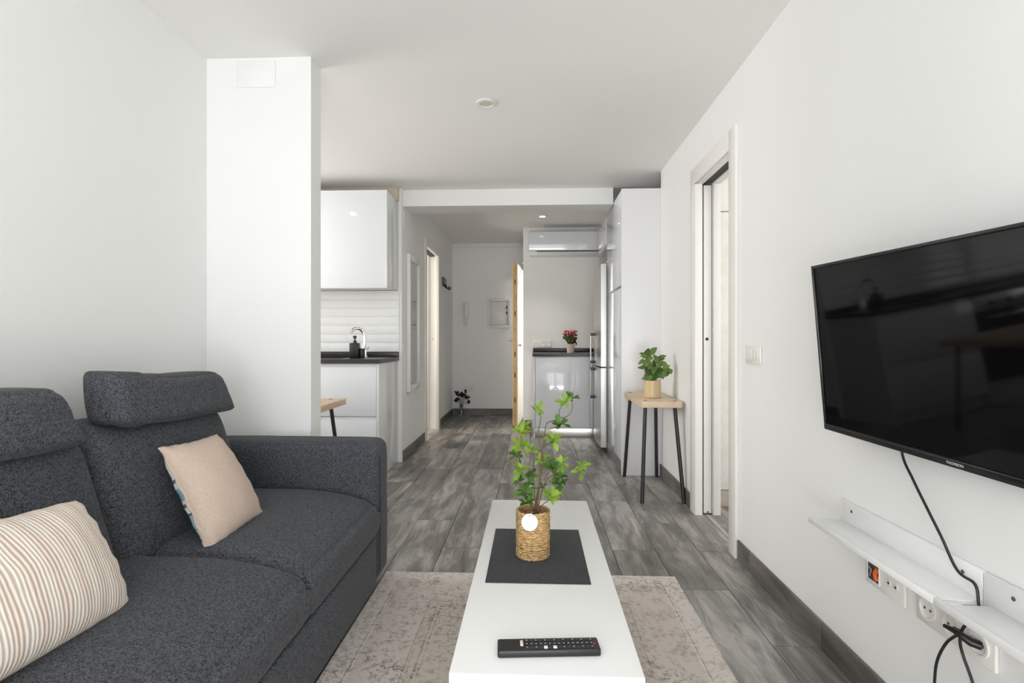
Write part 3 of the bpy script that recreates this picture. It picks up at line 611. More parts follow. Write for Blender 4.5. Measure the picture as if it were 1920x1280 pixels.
fu = thing('bridge_cabinet', 'white gloss cabinet above the steel fridge', 'cabinet', (0.98, 5.2, 1.8))
box('body', M['satin'], TX + 0.021, 1.29, TY1 + 0.004, 5.52, 1.80, 2.205, 0.001, fu)
box('door', M['gloss'], TX, TX + 0.02, TY1 + 0.004, 5.52, 1.945, 2.204, 0.002, fu)
mb = MB()
for k in range(6): mb.box(TX, TX + 0.012, TY1 + 0.01, 5.51, 1.815 + k * 0.02, 1.825 + k * 0.02)
mb.build('vent_grille', M['steel'], fu)
fr = thing('fridge', 'stainless steel fridge freezer with long bar handles beside the tall cabinet', 'fridge', (0.95, 5.2, 0))
box('body', M['steelside'], 0.685, 1.28, 4.925, 5.515, 0.03, 1.755, 0.004, fr)
for (z0, z1, h0, h1) in ((0.80, 1.76, 0.815, 1.115), (0.045, 0.785, 0.46, 0.765)):
    # door with slightly bowed front
    b = bmesh.new(); prof = []
    n = 10
    for k in range(n + 1):
        yy = 4.915 + (5.52 - 4.915) * k / n; u = 2 * k / n - 1
        prof.append((0.632 - 0.012 * (1 - u * u), yy))
    lo_, hi_ = [], []
    for (xx, yy) in prof: lo_.append(b.verts.new((xx, yy, z0))); hi_.append(b.verts.new((xx, yy, z1)))
    bl = [b.verts.new((0.682, 4.915, z0)), b.verts.new((0.682, 5.52, z0))]; bh = [b.verts.new((0.682, 4.915, z1)), b.verts.new((0.682, 5.52, z1))]
    for k in range(n): b.faces.new((lo_[k], hi_[k], hi_[k + 1], lo_[k + 1]))
    b.faces.new(lo_ + [bl[1], bl[0]]); b.faces.new([bh[0], bh[1]] + hi_[::-1]); b.faces.new((lo_[0], bl[0], bh[0], hi_[0])); b.faces.new((lo_[-1], hi_[-1], bh[1], bl[1])); b.faces.new((bl[0], bl[1], bh[1], bh[0]))
    bmesh.ops.recalc_face_normals(b, faces=b.faces)
    mb = MB(); mb.merge(b, None, False); dr = mb.build('door', M['steel'], fr)
    hd = MB().tube([(0.588, 5.38, h0), (0.588, 5.38, h1)], 0.008, 10).build('handle', M['chrome'], dr)
    for hz in (h0 + 0.01, h1 - 0.01): box('handle_mount', M['black'], 0.583, 0.632, 5.365, 5.395, hz - 0.014, hz + 0.014, 0.003, dr)
MB().box(0.70, 1.27, 4.94, 5.5, 0.0, 0.03).build('foot_plinth', M['black'], fr)
# counter below the air conditioner
bk = thing('end_cabinet', 'low white gloss cabinet under the dark end worktop at the back of the kitchen', 'cabinet', (0.6, 5.9, 0))
CX0, CX1, CF = 0.002, 1.29, 5.60
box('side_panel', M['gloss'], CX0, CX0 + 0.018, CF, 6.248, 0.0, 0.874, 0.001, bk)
box('body', M['satin'], CX0 + 0.019, CX1, CF + 0.021, 6.248, 0.1, 0.874, 0.001, bk)
box('door', M['gloss'], CX0 + 0.021, 0.605, CF, CF + 0.02, 0.115, 0.862, 0.002, bk)
box('door', M['gloss'], 0.64, CX1, CF, CF + 0.02, 0.115, 0.862, 0.002, bk)
box('filler_strip', M['satin'], 0.608, 0.637, CF, CF + 0.02, 0.115, 0.862, 0.001, bk)
box('plinth', M['steel'], CX0 + 0.019, CX1, CF + 0.03, CF + 0.045, 0.0, 0.1, 0.001, bk)
w2 = thing('end_worktop', 'short dark stone worktop carrying the red flowers below the air conditioner', 'worktop', (0.6, 5.9, 0.875))
box('slab', M['worktop'], CX0 - 0.012, CX1, CF - 0.02, 6.249, 0.875, 0.905, 0.001, w2)
box('upstand', M['worktop'], CX0 - 0.005, CX1, 6.23, 6.249, 0.905, 0.952, 0.001, w2)
# red flower pot
fp = thing('flower_pot', 'small red flowering plant in a pale clay pot on the end worktop', 'plant', (0.405, 5.70, 0.9055))
fxx, fyy = 0.405, 5.72
MB().lathe([(0.036, 0), (0.045, 0.085), (0.047, 0.1), (0.041, 0.1), (0.038, 0.085), (0, 0.083)], (fxx, fyy, 0.9055), 24).build('pot', M['terra'], fp)
mg, mr_, mp_ = MB(), MB(), MB()
rnd = random.Random(3)
for k in range(110):
    a = rnd.uniform(0, 6.28); rr = rnd.uniform(0, 0.075); h = rnd.uniform(0.05, 0.12) if k < 60 else rnd.uniform(0.1, 0.16)
    p0 = Vector((fxx + rr * 0.3 * math.cos(a), fyy + rr * 0.3 * math.sin(a), 0.99)); p1 = Vector((fxx + rr * math.cos(a), fyy + rr * math.sin(a), 0.99 + h))
    mg.tube([p0, p1], [0.0022, 0.0012], 3, cap=False)
    if k % 2 == 0:
        s_ = rnd.uniform(0.007, 0.012)
        mg.box(p1.x - s_, p1.x + s_, p1.y - s_ * 0.5, p1.y + s_ * 0.5, p1.z - 0.05, p1.z - 0.025, 0.002, rot=Matrix.Rotation(a, 3, 'Z'))
    if k > 45:
        tgt = mr_ if rnd.random() < 0.68 else mp_
        tgt.lathe([(0.002, -0.008), (0.011, 0.004), (0.006, 0.01), (0, 0.008)], p1, 6)
for mb_, nm, mt in ((mg, 'foliage', M['darkgreen']), (mr_, 'red_petals', M['redflower']), (mp_, 'pink_petals', M['pinkflower'])):
    mb_.build(nm, mt, fp)['kind'] = 'stuff'
# air conditioner
ac = thing('air_conditioner', 'white wall-mounted air conditioner unit high above the end worktop', 'air conditioner', (0.36, 6.15, 2.04))
ax0, ax1 = -0.05, 0.80
b = bmesh.new(); prof = [(6.247, 2.318), (6.10, 2.318), (6.055, 2.30), (6.045, 2.24), (6.047, 2.14), (6.06, 2.085)]
prof2 = prof + [(6.08, 2.085), (6.247, 2.085)]
vs0 = [b.verts.new((ax0, y, z)) for y, z in prof2]; vs1 = [b.verts.new((ax1, y, z)) for y, z in prof2]
for k in range(len(prof2)): b.faces.new((vs0[k], vs0[(k + 1) % len(prof2)], vs1[(k + 1) % len(prof2)], vs1[k]))
b.faces.new(vs0[::-1]); b.faces.new(vs1); bmesh.ops.recalc_face_normals(b, faces=b.faces)
bmesh.ops.bevel(b, geom=[e for e in b.edges if abs(e.verts[0].co.x - e.verts[1].co.x) < 1e-4], offset=0.008, segments=2, affect='EDGES')
mb = MB(); mb.merge(b, None, True); mb.build('front_cover', M['gloss'], ac)
box('chassis', M['satin'], ax0 + 0.005, ax1 - 0.005, 6.09, 6.247, 2.035, 2.086, 0.01, ac)
MB().box(ax0 + 0.09, ax1 - 0.02, 6.062, 6.10, 2.045, 2.066, 0.004, rot=Matrix.Rotation(R(-35), 3, 'X')).build('louvre', M['satin'], ac)
box('air_slot', M['gapdark'], ax0 + 0.09, ax1 - 0.02, 6.075, 6.092, 2.07, 2.083, 0, ac)

# sockets above end worktop
def plate_y(name, x0, x1, y, z0, z1, label, cat='socket', n=2, mat=None):     # plate on a wall facing -Y
    t = thing(name, label, cat, ((x0 + x1) / 2, y, z0))
    box('cover_plate', mat or M['white_plastic'], x0, x1, y - 0.009, y - 0.0005, z0, z1, 0.003, t)
    wd = (x1 - x0) / n
    for k in range(n):
        cx = x0 + wd * (k + 0.5); cz = (z0 + z1) / 2
        MB().lathe([(0.026, -0.0095), (0.026, -0.0125), (0.021, -0.0125), (0.020, -0.0097), (0, -0.0097)], (cx, y, cz), 20, axis='Y').build('socket_ring', M['cream_plastic'], t)
        for s in (-0.0095, 0.0095): MB().lathe([(0.003, -0.0098), (0.003, -0.0106), (0, -0.0106)], (cx + s, y, cz), 8, axis='Y').build('socket_hole', M['black'], t)
    return t
plate_y('socket_plate', -0.005, 0.218, 6.25, 0.957, 1.04, 'white triple socket strip just above the end worktop', n=3)
plate_y('socket_plate', -0.972, -0.828, 7.27, 0.335, 0.415, 'small cream double socket low on the hall end wall', n=2, mat=M['cream_plastic'])
# intercom
ic = thing('intercom', 'white intercom handset on the hall end wall', 'intercom', (-0.95, 7.25, 1.22))
box('base_plate', M['white_plastic'], -0.99, -0.90, 7.235, 7.2695, 1.36, 1.575, 0.008, ic)
MB().tube(spline([(-0.943, 7.225, 1.55), (-0.943, 7.215, 1.45), (-0.943, 7.222, 1.34), (-0.943, 7.24, 1.235)], 5), [0.018] * 5 + [0.015] * 6 + [0.019] * 5, 12).build('handset', M['white_plastic'], ic)
# fuse box
fbx = thing('fuse_box', 'white square fuse box with two dark catches on the hall end wall', 'fuse box', (-0.475, 7.25, 1.22))
mb = MB(); X0, X1, Z0, Z1 = -0.632, -0.32, 1.218, 1.622
for b_ in ((X0, X1, Z0, Z0 + 0.035), (X0, X1, Z1 - 0.035, Z1), (X0, X0 + 0.035, Z0 + 0.035, Z1 - 0.035), (X1 - 0.035, X1, Z0 + 0.035, Z1 - 0.035)): mb.box(b_[0], b_[1], 7.245, 7.2695, b_[2], b_[3], 0.003)
mb.build('frame', M['white_plastic'], fbx)
box('door', M['white_plastic'], X0 + 0.039, X1 - 0.039, 7.252, 7.2695, Z0 + 0.039, Z1 - 0.039, 0.003, fbx)
for zz in (1.50, 1.425): box('catch', M['black'], X1 - 0.058, X1 - 0.04, 7.244, 7.252, zz - 0.018, zz + 0.018, 0.002, fbx)
# vase with black flowers
vs = thing('vase', 'glass vase of black dried flowers on the floor in the hall corner', 'vase', (-1.0, 7.12, 0))
MB().lathe([(0.035, 0), (0.045, 0.01), (0.045, 0.10), (0.025, 0.14), (0.03, 0.16), (0.026, 0.16), (0.021, 0.14), (0.041, 0.10), (0.041, 0.014), (0, 0.012)], (-0.985, 7.12, 0.0008), 20).build('glass_body', M['glass'], vs)
ms, mf = MB(), MB(); rnd = random.Random(5)
for k in range(12):
    a = rnd.uniform(0, 6.28); rr = rnd.uniform(0.02, 0.11); h = rnd.uniform(0.2, 0.36)
    p1 = Vector((-0.985 + rr * math.cos(a), 7.12 + 0.5 * rr * math.sin(a), h)); ms.tube([(-0.985, 7.12, 0.03), (-0.985 + rr * 0.2 * math.cos(a), 7.12, 0.16), p1], 0.002, 4)
    for q in range(5): mf.lathe([(0.0, -0.012), (0.017, 0), (0.010, 0.012), (0, 0.014)], p1 + Vector((rnd.uniform(-.018, .018), rnd.uniform(-.015, .015), rnd.uniform(-.03, .015))), 7)
ms.build('stem', M['blackleaf'], vs); mf.build('blooms', M['blackleaf'], vs)['kind'] = 'stuff'
# coat hooks
ch = thing('coat_hooks', 'small dark coat hook rack on the left hall wall', 'hooks', (-1.12, 6.6, 1.65))
box('rail', simple('dark_hook_rail', (0.12, 0.12, 0.11), 0.4), -1.1295, -1.112, 6.42, 6.66, 1.72, 1.83, 0.003, ch)
for k in range(4):
    yy = 6.45 + k * 0.06
    MB().tube(spline([(-1.112, yy, 1.75), (-1.09, yy, 1.70), (-1.06, yy, 1.69), (-1.05, yy, 1.72)], 4), 0.005, 8).build('hook', M['blackmetal'], ch)
# wall mirror
mi = thing('wall_mirror', 'narrow full-length mirror in a white frame on the left hall wall', 'mirror', (-1.11, 4.86, 0.58))
my0, my1, mz0, mz1 = 4.62, 5.05, 0.585, 1.822
mb = MB()
for b_ in ((my0, my0 + 0.05, mz0, mz1), (my1 - 0.05, my1, mz0, mz1), (my0 + 0.05, my1 - 0.05, mz0, mz0 + 0.055), (my0 + 0.05, my1 - 0.05, mz1 - 0.055, mz1)): mb.box(-1.1295, -1.098, b_[0], b_[1], b_[2], b_[3], 0.004)
mb.build('frame', M['trimw'], mi)
box('glass', M['mirror'], -1.118, -1.112, my0 + 0.05, my1 - 0.05, mz0 + 0.055, mz1 - 0.055, 0, mi)
sw = thing('light_switch', 'single white light switch beside the narrow hall mirror', 'switch', (-1.12, 4.5, 0.94))
box('cover_plate', M['white_plastic'], -1.1295, -1.121, 4.465, 4.535, 0.945, 1.02, 0.003, sw); box('rocker', M['white_plastic'], -1.121, -1.117, 4.477, 4.523, 0.957, 1.008, 0.002, sw)
jb = box('junction_cover', M['wall'], -1.1295, -1.126, 4.515, 4.60, 2.03, 2.165, 0.001); tag(jb, 'flat painted cover plate high on the left hall wall', 'cover plate')
jb = box('junction_cover', M['wall'], -1.371, -1.186, 2.356, 2.3595, 2.213, 2.335, 0.001); tag(jb, 'painted junction cover at the top of the partition wall', 'cover plate')

# ceiling spotlights
def spot(x, y, z, label, lit=False, r=0.055):
    t = thing('ceiling_light', label, 'ceiling light', (x, y, z))
    MB().lathe([(r, -0.0005), (r, -0.006), (r - 0.016, -0.009), (r - 0.018, -0.003), (0, -0.003)], (x, y, z), 32).build('bezel', M['white_plastic'], t)
    MB().lathe([(r - 0.02, -0.0035), (r - 0.024, -0.0065), (0, -0.0075)], (x, y, z), 28).build('lens', M['lamp_on'] if lit else M['lamp_off'], t)
spot(-0.26, 2.86, H0, 'unlit round recessed ceiling light in the middle of the living room ceiling')
spot(0.098, 5.66, H1, 'round recessed ceiling light in the hall ceiling before the air conditioner', True, r=0.05)
spot(-1.58, 3.45, H0, 'lit recessed ceiling light over the dining table behind the partition', True, 0.065)

# ------------------------------------------------------------------ right wall: switch, sockets, ledges, TV
sw = thing('double_switch', 'cream double switch plate on the right wall beside the doorway', 'switch', (0.98, 2.37, 0.94))
box('cover_plate', M['cream_plastic'], 0.975, 0.9845, 2.292, 2.442, 0.943, 1.025, 0.003, sw)
for k in range(2):
    for q in range(2):
        y0 = 2.305 + k * 0.068 + q * 0.028; box('rocker', M['cream_plastic'], 0.971, 0.975, y0, y0 + 0.026, 0.962, 1.006, 0.0015, sw)
def plate_x(y0, y1, z0, z1, label, parts):
    t = thing('socket_strip', label, 'socket', (0.98, (y0 + y1) / 2, z0))
    box('cover_plate', M['cream_plastic'], 0.9755, 0.9845, y0, y1, z0, z1, 0.003, t)
    for (yc, kind) in parts:
        zc = (z0 + z1) / 2
        if kind == 's':
            MB().lathe([(0.027, -0.0095), (0.027, -0.014), (0.022, -0.014), (0.021, -0.0102), (0, -0.0102)], (0.985, yc, zc), 24, axis='X').build('socket_ring', M['cream_plastic'], t)
            for s in (-0.0095, 0.0095): MB().lathe([(0.0035, -0.0102), (0.0035, -0.0112), (0, -0.0112)], (0.985, yc + s, zc), 8, axis='X').build('socket_hole', M['cork'], t)
        if kind == 'box':
            box('open_insert', M['greywood'], 0.9735, 0.9755, yc - 0.024, yc + 0.024, zc - 0.024, zc + 0.024, 0, t)
            mb = MB()
            for b_ in ((yc - 0.028, yc - 0.024, zc - 0.028, zc + 0.028), (yc + 0.024, yc + 0.028, zc - 0.028, zc + 0.028), (yc - 0.024, yc + 0.024, zc - 0.028, zc - 0.024), (yc - 0.024, yc + 0.024, zc + 0.024, zc + 0.028)): mb.box(0.971, 0.9755, *b_, 0.001)
            mb.build('insert_frame', M['white_plastic'], t)
            MB().tube(spline([(0.972, yc - 0.02, zc + 0.018), (0.970, yc - 0.012, zc + 0.0), (0.971, yc - 0.02, zc - 0.016)], 4), 0.006, 8).build('orange_wire', M['orange'], t)
            MB().tube(spline([(0.972, yc + 0.018, zc + 0.01), (0.970, yc + 0.004, zc + 0.006), (0.971, yc + 0.012, zc - 0.014)], 4), 0.0028, 6).build('grey_wire', M['steelside'], t)
        if kind == 'tv':
            for s in (-0.014, 0.014):
                MB().lathe([(0.009, -0.0095), (0.008, -0.013), (0.004, -0.013), (0, -0.011)], (0.985, yc + s, zc), 16, axis='X').build('aerial_port', M['white_plastic'], t)
                MB().lathe([(0.0035, -0.0125), (0.0035, -0.0135), (0, -0.0135)], (0.985, yc + s, zc), 8, axis='X').build('port_hole', M['black'], t)
    return t
plate_x(1.418, 1.578, 0.343, 0.425, 'cream data and aerial plate with an open orange-wired port under the wall ledge', [(1.538, 'box'), (1.460, 'tv')])
plate_x(1.146, 1.374, 0.343, 0.425, 'cream triple power socket strip with a black plug under the wall ledge', [(1.334, 's'), (1.26, 's'), (1.185, 's')])
def ledge(y0, y1, label, screws):
    t = thing('wall_ledge', label, 'shelf', (0.93, (y0 + y1) / 2, 0.475), 'white picture ledges')
    box('back_plate', M['shelfw'], 0.973, 0.9845, y0, y1, 0.475, 0.548, 0.0015, t)
    if y1 > 1.5: box('shelf_board', M['shelfw'], 0.878, 0.973, y0, y1, 0.475, 0.485, 0.0015, t)
    else:
        box('shelf_board', M['shelfw'], 0.878, 0.973, y0, y1 - 0.02, 0.475, 0.485, 0.0015, t)
        box('shelf_board', M['shelfw'], 0.878, 0.915, y1 - 0.02, y1, 0.475, 0.485, 0.0015, t)
    box('front_lip', M['shelfw'], 0.868, 0.878, y0, y1, 0.475, 0.492, 0.002, t)
    for s in screws: MB().lathe([(0.0045, -0.0005), (0.0045, -0.0015), (0.002, -0.001), (0, -0.0006)], (0.973, s, 0.525), 12, axis='X').build('screw', M['cork'], t)
ledge(1.175, 1.69, 'white wall ledge under the television, the one farther from the camera', (1.64, 1.225))
ledge(0.64, 1.172, 'white wall ledge under the television, the one nearer the camera', (1.10, 0.69))

# television
Ttop = Vector((0.85, 1.636, 1.274)); Tbot = Vector((0.897, 1.640, 0.778))
yd = Vector((-0.061, 1.0, 0.0163)).normalized(); zd = (Ttop - Tbot); zd = (zd - yd * zd.dot(yd)).normalized(); xd = yd.cross(zd)
TWD, THT = 0.90, 0.50
org = (Ttop + Tbot) / 2 - yd * (TWD / 2)
tv = thing('television', 'large flat black television tilted on the right wall', 'television', (0, 0, 0))
mw = Matrix(((xd.x, yd.x, zd.x, org.x), (xd.y, yd.y, zd.y, org.y), (xd.z, yd.z, zd.z, org.z), (0, 0, 0, 1)))
tv.location = org; tv.rotation_euler = mw.to_euler()
hw, hh = TWD / 2, THT / 2
MB().box(0.001, 0.03, -hw, hw, -hh, hh, 0.004).build('back_cover', M['tvframe'], tv, local=True)
MB().box(0.0, 0.002, -hw + 0.009, hw - 0.009, -hh + 0.02, hh - 0.009).build('screen', M['screen'], tv, local=True)
mb = MB()
mb.box(-0.004, 0.006, -hw, hw, hh - 0.009, hh, 0.002); mb.box(-0.004, 0.006, -hw, -hw + 0.009, -hh, hh, 0.002); mb.box(-0.004, 0.006, hw - 0.009, hw, -hh, hh, 0.002); mb.box(-0.005, 0.006, -hw, hw, -hh, -hh + 0.019, 0.003)
mb.build('bezel', simple('gloss_bezel', (0.010, 0.010, 0.011), 0.18), tv, local=True)
MB().box(0.028, 0.07, -0.12, 0.12, -0.1, 0.1, 0.003).build('wall_bracket', M['blackmetal'], tv, local=True)
cu_ = bpy.data.curves.new('logo', 'FONT'); cu_.body = 'THOMSON'; cu_.size = 0.0088; cu_.extrude = 0.0003; cu_.align_x = 'CENTER'; cu_.align_y = 'CENTER'
to = bpy.data.objects.new('tmp', cu_); COL.objects.link(to)
dg = bpy.context.evaluated_depsgraph_get(); lme = bpy.data.meshes.new_from_object(to.evaluated_get(dg)); bpy.data.objects.remove(to)
lme.materials.clear(); lme.materials.append(M['print_grey'])
lo = bpy.data.objects.new('logo', lme); COL.objects.link(lo); lo.parent = tv
lo.matrix_local = Matrix.Translation((-0.0058, -0.015, -hh + 0.0095)) @ Matrix(((0, 0, -1, 0), (-1, 0, 0, 0), (0, 1, 0, 0), (0, 0, 0, 1))); lo['label'] = 'grey brand lettering'

def X_at(px, py, X):
    a = (px - 960) / FPX; s, c = math.sin(YAW), math.cos(YAW); rx, ry, rz = -s + a * c, c + a * s, (643 - py) / FPX
    t_ = X / rx; return Vector((X, ry * t_, CAM_H + rz * t_))
cable = thing('power_cable', 'black cable hanging from the television down between the two wall ledges', 'cable', (0.96, 1.3, 0))
c1 = [(0.955, 1.40, 0.84)] + [tuple(X_at(px, py, x)) for px, py, x in ((1692, 858, 0.955), (1712, 905, 0.957), (1740, 962, 0.958), (1765, 1012, 0.96), (1795, 1075, 0.962))] + [(0.958, 1.175, 0.52), (0.955, 1.162, 0.485), (0.955, 1.160, 0.46)] + \
     [tuple(X_at(px, py, x)) for px, py, x in ((1808, 1180, 0.95), (1800, 1205, 0.945), (1806, 1235, 0.95), (1825, 1290, 0.95), (1835, 1350, 0.95))] + [(0.95, 1.05, 0.05), (0.95, 1.0, 0.006)]
MB().tube(spline(c1, 6), 0.0032, 8).build('cord', M['black'], cable)
pc = thing('plug_cable', 'black plug and cord hanging in a loop from the socket strip', 'cable', (0.95, 1.2, 0))
MB().tube([(0.974, 1.180, 0.384), (0.958, 1.186, 0.388), (0.948, 1.198, 0.395)], [0.0095, 0.0095, 0.008], 12).build('plug_head', M['black'], pc)
MB().tube([(0.948, 1.198, 0.395), (0.944, 1.212, 0.398), (0.942, 1.238, 0.395)], [0.008, 0.0065, 0.0045], 10).build('strain_relief', M['black'], pc)
c2 = [(0.942, 1.236, 0.395)] + [tuple(X_at(px, py, x)) for px, py, x in ((1800, 1190, 0.94), (1775, 1210, 0.94), (1757, 1245, 0.94), (1752, 1290, 0.94), (1750, 1360, 0.94))] + [(0.94, 1.16, 0.02), (0.93, 1.0, 0.006), (0.9, 0.8, 0.006)]
MB().tube(spline(c2, 6), 0.0032, 8).build('cord', M['black'], pc)

# ------------------------------------------------------------------ soft shapes
def cushion(name, mat, parent, c, d, r, puff=(0, 0, 0), fn=None, seg=(14, 18, 10), wr=0.0, seed=0.0):
    hx, hy, hz = d[0] / 2, d[1] / 2, d[2] / 2
    def coords(h, n):
        k = 4; out = [-h + r * (1 - math.cos(math.pi / 2 * i / k)) for i in range(k)]
        core = [-(h - r) + 2 * (h - r) * i / n for i in range(n + 1)]
        return out + core + [-v for v in out[::-1]]
    cx, cy, cz = coords(hx, seg[0]), coords(hy, seg[1]), coords(hz, seg[2])
    b = bmesh.new(); cache = {}
    def V(x, y, z):
        k = (round(x, 6), round(y, 6), round(z, 6))
        if k in cache: return cache[k]
        ix = max(-(hx - r), min(hx - r, x)); iy = max(-(hy - r), min(hy - r, y)); iz = max(-(hz - r), min(hz - r, z))
        dv = Vector((x - ix, y - iy, z - iz))
        n_ = Vector((0, 0, 0))
        if dv.length > 1e-9:
            n_ = dv.normalized(); p = Vector((ix, iy, iz)) + n_ * r
        else: p = Vector((x, y, z))
        u, v, w_ = x / hx, y / hy, z / hz
        if abs(x) >= hx - r - 1e-6: p.x += math.copysign(puff[0], x) * (1 - v * v) * (1 - w_ ** 4) * min(1, (abs(x) - hx + r) / r + 0.0)
        if abs(y) >= hy - r - 1e-6: p.y += math.copysign(puff[1], y) * (1 - u * u) * (1 - w_ ** 4) * min(1, (abs(y) - hy + r) / r)
        if abs(z) >= hz - r - 1e-6: p.z += math.copysign(puff[2], z) * (1 - u ** 4) * (1 - v ** 4) * min(1, (abs(z) - hz + r) / r)
        if fn: p = fn(p, u, v, w_)
        p = p + Vector(c)
        if wr:
            q = p * 9 + Vector((seed, seed * 2, 0)); dn = noise.noise(q) * wr + noise.noise(q * 2.7) * wr * 0.4
            p += (p - Vector(c)).normalized() * dn
        cache[k] = b.verts.new(p); return cache[k]
    def face(a, b_, f):
        for i in range(len(a) - 1):
            for j in range(len(b_) - 1):
                b.faces.new((f(a[i], b_[j]), f(a[i + 1], b_[j]), f(a[i + 1], b_[j + 1]), f(a[i], b_[j + 1])))
    face(cx, cy, lambda x, y: V(x, y, hz)); face(cx, cy, lambda x, y: V(x, y, -hz))
    face(cy, cz, lambda y, z: V(hx, y, z)); face(cy, cz, lambda y, z: V(-hx, y, z))
    face(cx, cz, lambda x, z: V(x, hy, z)); face(cx, cz, lambda x, z: V(x, -hy, z))
    bmesh.ops.recalc_face_normals(b, faces=b.faces)
    mb = MB(); mb.merge(b, None, True); return mb.build(name, mat, parent, sharp=180)

def pillow(name, label, cat, corners, T, frontm, backm, edge=0.06, bias=0.0, group=None, hem=True, n=26):
    TL, TR, BR, BL = [Vector(c) for c in corners]; cen = (TL + TR + BR + BL) / 4
    nrm = ((TR - TL) + (BR - BL)).cross((TL - BL) + (TR - BR)).normalized()
    if nrm.dot(Vector((0, 0, CAM_H)) - cen) < 0: nrm = -nrm
    root = thing(name, label, cat, (cen.x, cen.y, min(c.z for c in (TL, TR, BR, BL))), group)
    def P(u, v, side):
        uu = u * (1 - edge * (1 - v * v)); vv = v * (1 - edge * (1 - u * u)); a, c_ = (uu + 1) / 2, (vv + 1) / 2
        base = (TL * (1 - a) + TR * a) * c_ + (BL * (1 - a) + BR * a) * (1 - c_)
        th = T * (max(0, (1 - u * u)) ** 0.5 * max(0, (1 - v * v)) ** 0.5) ** 0.85
        wob = noise.noise(base * 14) * 0.004 * (1 - (u * v) ** 2)
        crn = 0.006 * math.sin(u * 19) * abs(v) ** 6 + 0.006 * math.sin(v * 17) * abs(u) ** 6
        return base + nrm * (side * th * (1 + bias * side) + wob + crn * 0.6)
    for side, nm, mt in ((1, 'front_cover', frontm), (-1, 'back_cover', backm)):
        b = bmesh.new(); uvl = b.loops.layers.uv.new('UVMap'); g = [[None] * (n + 1) for _ in range(n + 1)]; st = {}
        for i in range(n + 1):
            for j in range(n + 1):
                u = -math.cos(math.pi * i / n); v = -math.cos(math.pi * j / n); vert = b.verts.new(P(u, v, side)); g[i][j] = vert; st[vert] = ((u + 1) / 2, (v + 1) / 2)
        for i in range(n):
            for j in range(n):
                q = (g[i][j], g[i + 1][j], g[i + 1][j + 1], g[i][j + 1]); f = b.faces.new(q if side > 0 else q[::-1]); f.smooth = True
                for l_ in f.loops: l_[uvl].uv = st[l_.vert]
        me = bpy.data.meshes.new(nm); bmesh.ops.translate(b, vec=-ORI[root], verts=b.verts); b.to_mesh(me); b.free(); me.materials.append(mt)
        o = bpy.data.objects.new(nm, me); COL.objects.link(o); o.parent = root
    if hem:
        pts = [P(-1 + 2 * k / 24, -1, 1) for k in range(25)] + [P(1, -1 + 2 * k / 24, 1) for k in range(1, 25)] + [P(1 - 2 * k / 24, 1, 1) for k in range(1, 25)] + [P(-1, 1 - 2 * k / 24, 1) for k in range(1, 25)]
        MB().tube(pts, 0.0032, 6, cap=False).build('seam_edge', frontm, root)
    return root

# ------------------------------------------------------------------ sofa
sf = thing('sofa', 'charcoal fabric sofa along the left wall with low arm and raised headrests', 'sofa', (-1.07, 1.2, 0))
SFX = -0.655
def arm(y0, y1):
    def fn(p, u, v, w_): return p
    return cushion('armrest', M['sofa'], sf, ((-1.5 + SFX) / 2 + 0.004, (y0 + y1) / 2, 0.318), (SFX + 1.49, y1 - y0, 0.595), 0.045, (0.006, 0.006, 0.004), fn, (14, 4, 10), 0.002, 1.0)
a1 = arm(2.165, 2.35)
MB().tube([(SFX + 0.0035, 2.19, 0.07), (SFX + 0.0055, 2.19, 0.35), (SFX + 0.0035, 2.19, 0.555)], 0.0016, 6).build('piping', M['seam'], a1)
arm(-0.08, 0.10)
cushion('base', M['sofa'], sf, ((-1.495 + SFX) / 2, 1.133, 0.1225), (SFX + 1.495, 2.062, 0.205), 0.010, (0.003, 0, 0), None, (6, 30, 6), 0.001, 2.0)
for y in (0.16, 2.10):
    for x in (-1.44, -0.72): MB().tube([(x, y, 0.001), (x, y, 0.03)], [0.018, 0.022], 12).build('foot', M['blackmetal'], sf)
def seat(y0, y1, seed):
    hx, hy = (SFX + 1.475) / 2, (y1 - y0) / 2
    def fn(p, u, v, w_):
        if w_ < 0.15:                                                     # lower half stays square and butts against its neighbours
            if u > 0.999: p.x = hx - (0.006 if w_ < -0.98 else 0.0)
            if abs(v) > 0.999: p.y = math.copysign(hy, v)
        if w_ > 0:
            f_ = max(0.0, (u - 0.15) / 0.85); p.z -= 0.052 * f_ ** 2.0 * w_   # top slopes to the front edge
            p.z -= 0.012 * (1 - u * u) * (1 - v * v)
        if u > 0.5: p.x += 0.012 * (1 - w_ * w_)
        return p
    return cushion('seat_cushion', M['sofa'], sf, ((-1.475 + SFX) / 2 + 0.003, (y0 + y1) / 2, 0.3275), (2 * hx, y1 - y0, 0.203), 0.046, (0.006, 0.0, 0.022), fn, (20, 18, 6), 0.003, seed)
seat(1.4865, 2.163, 3.1); seat(0.795, 1.4855, 5.7); seat(0.105, 0.794, 8.2)
def backc(y0, y1, seed):
    def fn(p, u, v, w_):
        p.x -= 0.13 * (w_ + 1) / 2 if u > -0.9 else 0.02 * (w_ + 1) / 2
        p.x = max(p.x, -0.133)
        if w_ > 0.6: p.y *= 1 - 0.03 * (w_ - 0.6) / 0.4
        return p
    return cushion('back_cushion', M['sofa'], sf, (-1.24, (y0 + y1) / 2 - 0.0, 0.60), (0.27, y1 - y0, 0.42), 0.055, (0.028, 0.004, 0.0), fn, (6, 18, 14), 0.004, seed)
